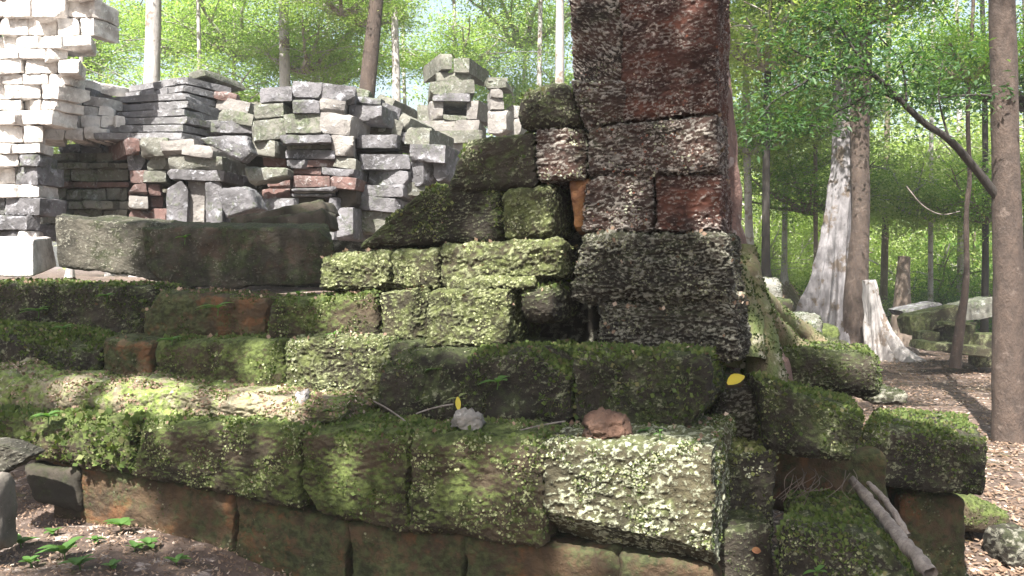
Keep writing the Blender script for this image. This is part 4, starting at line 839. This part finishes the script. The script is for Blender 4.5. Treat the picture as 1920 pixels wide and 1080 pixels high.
def leaf_strip(p, d, L, w_, curl=.2, n=5, up=(0, 0, 1)):
    d = np.array(d, float); d /= np.linalg.norm(d); up = np.array(up, float); s = np.cross(d, up); s /= np.linalg.norm(s) + 1e-9; nn = np.cross(s, d)
    v = []
    for i in range(n + 1):
        t = i / n; ww = w_ * math.sin(math.pi * min(1, t * .93 + .05)) ** .8; c = np.array(p) + d * L * t - nn * 0 + np.array([0, 0, -curl * L * t * t])
        v += [c + s * ww + nn * ww * .25, c, c - s * ww + nn * ww * .25]
    f = []
    for i in range(n): f += [(3 * i, 3 * i + 1, 3 * i + 4, 3 * i + 3), (3 * i + 1, 3 * i + 2, 3 * i + 5, 3 * i + 4)]
    return np.array(v), np.array(f)
def plant(label, c, nl, L, w_, stem=.05, mat='weed', seed=0, name='small_plant', cat='plant', up=.5):
    g = random.Random(seed + 5); e = empty(name, c); tag(e, label, cat, 'weeds sprouting on the ledges')
    c = np.array(c); tp = c + [g.uniform(-.01, .01), -.01, stem]
    v, f = tube(smooth_path([c - [0, 0, .02], (c + tp) / 2 + [.004, 0, 0], tp], 6), np.full(6, .002 + L * .01), 5); mesh_obj('stem', v, f, M[mat], e)
    for k in range(nl):
        a = k * 2.4 + g.random(); d = (math.cos(a), math.sin(a), up * g.uniform(.3, 1.2)); v, f = leaf_strip(c + (tp - c) * g.uniform(.6, 1), d, L * g.uniform(.7, 1.2), w_, .3); mesh_obj('leaf', v, f, M[mat], e)
plant('broad leaved weed on the left flank of the dark mossy pair', W(932, 722, .36), 4, .075, .024, .02)
plant('yellowish two leaved seedling below the broad leaved weed', W(860, 762, .30), 3, .05, .014, .045, 'mossyel')
plant('tiny bright sprout standing on the white end block', W(1235, 832, .10), 3, .022, .009, .05)
plant('bluish weed between the grey rock and brown rock', W(932, 820, .18), 5, .05, .016, .015)
plant('upright weed at the root of the dark block behind the grey rock', W(822, 700, .45), 5, .06, .02, .02)
plant('leafy weed under the left half of the fallen beam', W(72, 590, .74), 6, .09, .022, .03)
plant('weed with broad blades below the middle of the beam', W(408, 585, .66), 5, .10, .02, .03)
plant('weed on the second ledge above the green mossy block', W(322, 640, .5), 5, .07, .02, .01)
plant('tiny seedling on the second ledge near the lichened block', W(626, 632, .5), 3, .04, .014, .02)
plant('lone bright green seedling growing on the face of the fallen beam', P(346, 452, 5.4), 3, .05, .018, .03)
plant('tiny leafy sprout on the thin dark slab near the porch', P(604, 404, 6.0), 3, .04, .014, .015)
plant('weed growing on the bottom right rock', P(1530, 1078, 3.25), 4, .05, .012, .02)
plant('small fern like weed at the start of the grassy block of the fifth row', W(560, 560, .60), 8, .05, .012, .03)
plant('cluster of round leaves on the dark overgrown third ledge', W(200, 560, .72), 7, .05, .02, .02)
plant('low weed growing on the bright grass of the second ledge', W(120, 620, .5), 6, .06, .016, .02)
plant('small weed beside the white pebble on the lowest ledge', W(620, 775, .18), 6, .035, .012, .015)
plant('leafy sprig hanging over the far left mossy block', W(90, 790, -.03), 8, .07, .022, .03)
plant('weed at the foot of the dark mossy block near its right end', W(1210, 815, .3), 5, .035, .011, .02)
for k, (px, py, L) in enumerate([(120, 1052, .10), (225, 1000, .09), (180, 1020, .05), (40, 1030, .08), (280, 1030, .06), (330, 1062, .06), (210, 1070, .05), (100, 1005, .05), (150, 1070, .07), (60, 1065, .06), (250, 1035, .05)]):
    lbl = ['light green weed cluster on the earth at the bottom left', 'weed touching the footing stone at the bottom left', 'tiny weed between the two larger ones on the earth', 'weed beside the pale stone post', 'small weed farther right along the footing', 'smallest weed at the bottom edge near the footing', 'low weed at the very bottom of the picture', 'sprig behind the light green weed cluster', 'weed at the bottom edge between the post and the footing', 'weed at the bottom edge next to the pale post', 'weed in the middle of the bare earth patch'][k]
    p = gpt(px, py); plant(lbl, p, 9, L, L * .26, L * .5, seed=k, up=.9)
v, f = leaf_strip(P(1364, 720, 3.80), (.75, -.35, .7), .095, .024, .25, up=(-.3, -1, .5)); tag(mesh_obj('fallen_leaf', v, f, M['yellow']), 'large bright yellow leaf propped at the end of the dark block', 'leaf')
v, f = leaf_strip(W(858, 744, .24), (.1, -.2, -1), .055, .012, .1, up=(0, -1, .2)); tag(mesh_obj('fallen_leaf', v, f, M['yellow']), 'narrow yellow leaf hanging under the seedling on the ledge', 'leaf')
v, f = leaf_strip(P(1410, 1032, 3.48), (1, -.2, .1), .035, .014, .1, up=(0, -1, .6)); tag(mesh_obj('fallen_leaf', v, f, M['orange']), 'small orange leaf on the low block at the bottom', 'leaf')
for k, (a, b, lbl) in enumerate([((780, 776), (850, 758), 'reddish twig lying left of the yellow leaf'), ((960, 812), (1060, 790), 'pale twig lying between the two rocks'), ((700, 752), (760, 790), 'dark twig beside the stump shaped stone')]):
    p = bez(W(*a, .22), W((a[0] + b[0]) / 2, (a[1] + b[1]) / 2 - 5, .24), W(*b, .26), 10); v, f = tube(p, np.full(10, .0035), 5); tag(mesh_obj('twig', v, f, M['wood']), lbl, 'twig')
# leaf litter on the ground and ledges
g = np.random.default_rng(14)
n_ = 22000; px = g.uniform(1350, 1990, n_); dep = 4.5 + 16 * g.random(n_) ** 1.3; x = (px - 960) / F * dep
x2 = g.uniform(-3.4, .2, 12000); y2 = g.uniform(3.0, 5.2, 12000); x = np.concatenate([x, x2]); yv = np.concatenate([dep, y2])
c = np.stack([x, yv, gz(x, yv) + .012], 1); d = g.normal(size=(len(c), 3)); d[:, 2] *= .15; d /= np.linalg.norm(d, axis=1)[:, None]
s = np.cross(d, np.array([0, 0, 1.]) + g.normal(size=d.shape) * .25); s /= np.linalg.norm(s, axis=1)[:, None]; L = (.02 + .035 * g.random((len(c), 1))) * np.where(np.arange(len(c)) < n_, 1, .42)[:, None]
V = np.stack([c, c + d * L * .5 + s * L * .3, c + d * L + [0, 0, .008], c + d * L * .5 - s * L * .3], 1).reshape(-1, 3)
o = mesh_obj('leaf_litter', V, np.arange(len(V)).reshape(-1, 4), M['litter'], smooth=False, origin=(0, 0, 0)); tag(o, 'dry brown leaves scattered over the forest floor', 'leaf litter', kind='stuff')

# ---------------------------------------------------------------- thin volume added to veil the distance like lens flare and overexposure
hv = np.array([(x, y, z) for x in (-90, 90) for y in (-20, 130) for z in (-3, 45)], float)
hf = [(0, 1, 3, 2), (4, 6, 7, 5), (0, 4, 5, 1), (2, 3, 7, 6), (0, 2, 6, 4), (1, 5, 7, 3)]
hm = bpy.data.materials.new('flare_haze'); hm.use_nodes = True; hn = hm.node_tree; hn.nodes.remove(hn.nodes['Principled BSDF'])
pv = hn.nodes.new('ShaderNodeVolumePrincipled'); pv.inputs['Color'].default_value = (.93, .97, 1, 1); pv.inputs['Density'].default_value = .0013
hn.links.new(pv.outputs[0], hn.nodes['Material Output'].inputs['Volume'])
hz = mesh_obj('flare_haze', hv, hf, hm, smooth=False, origin=(0, 0, 0)); hz['kind'] = 'stuff'; scene.cycles.volume_bounces = 1

for o in bpy.data.objects:
    if '_o' in o: del o['_o']
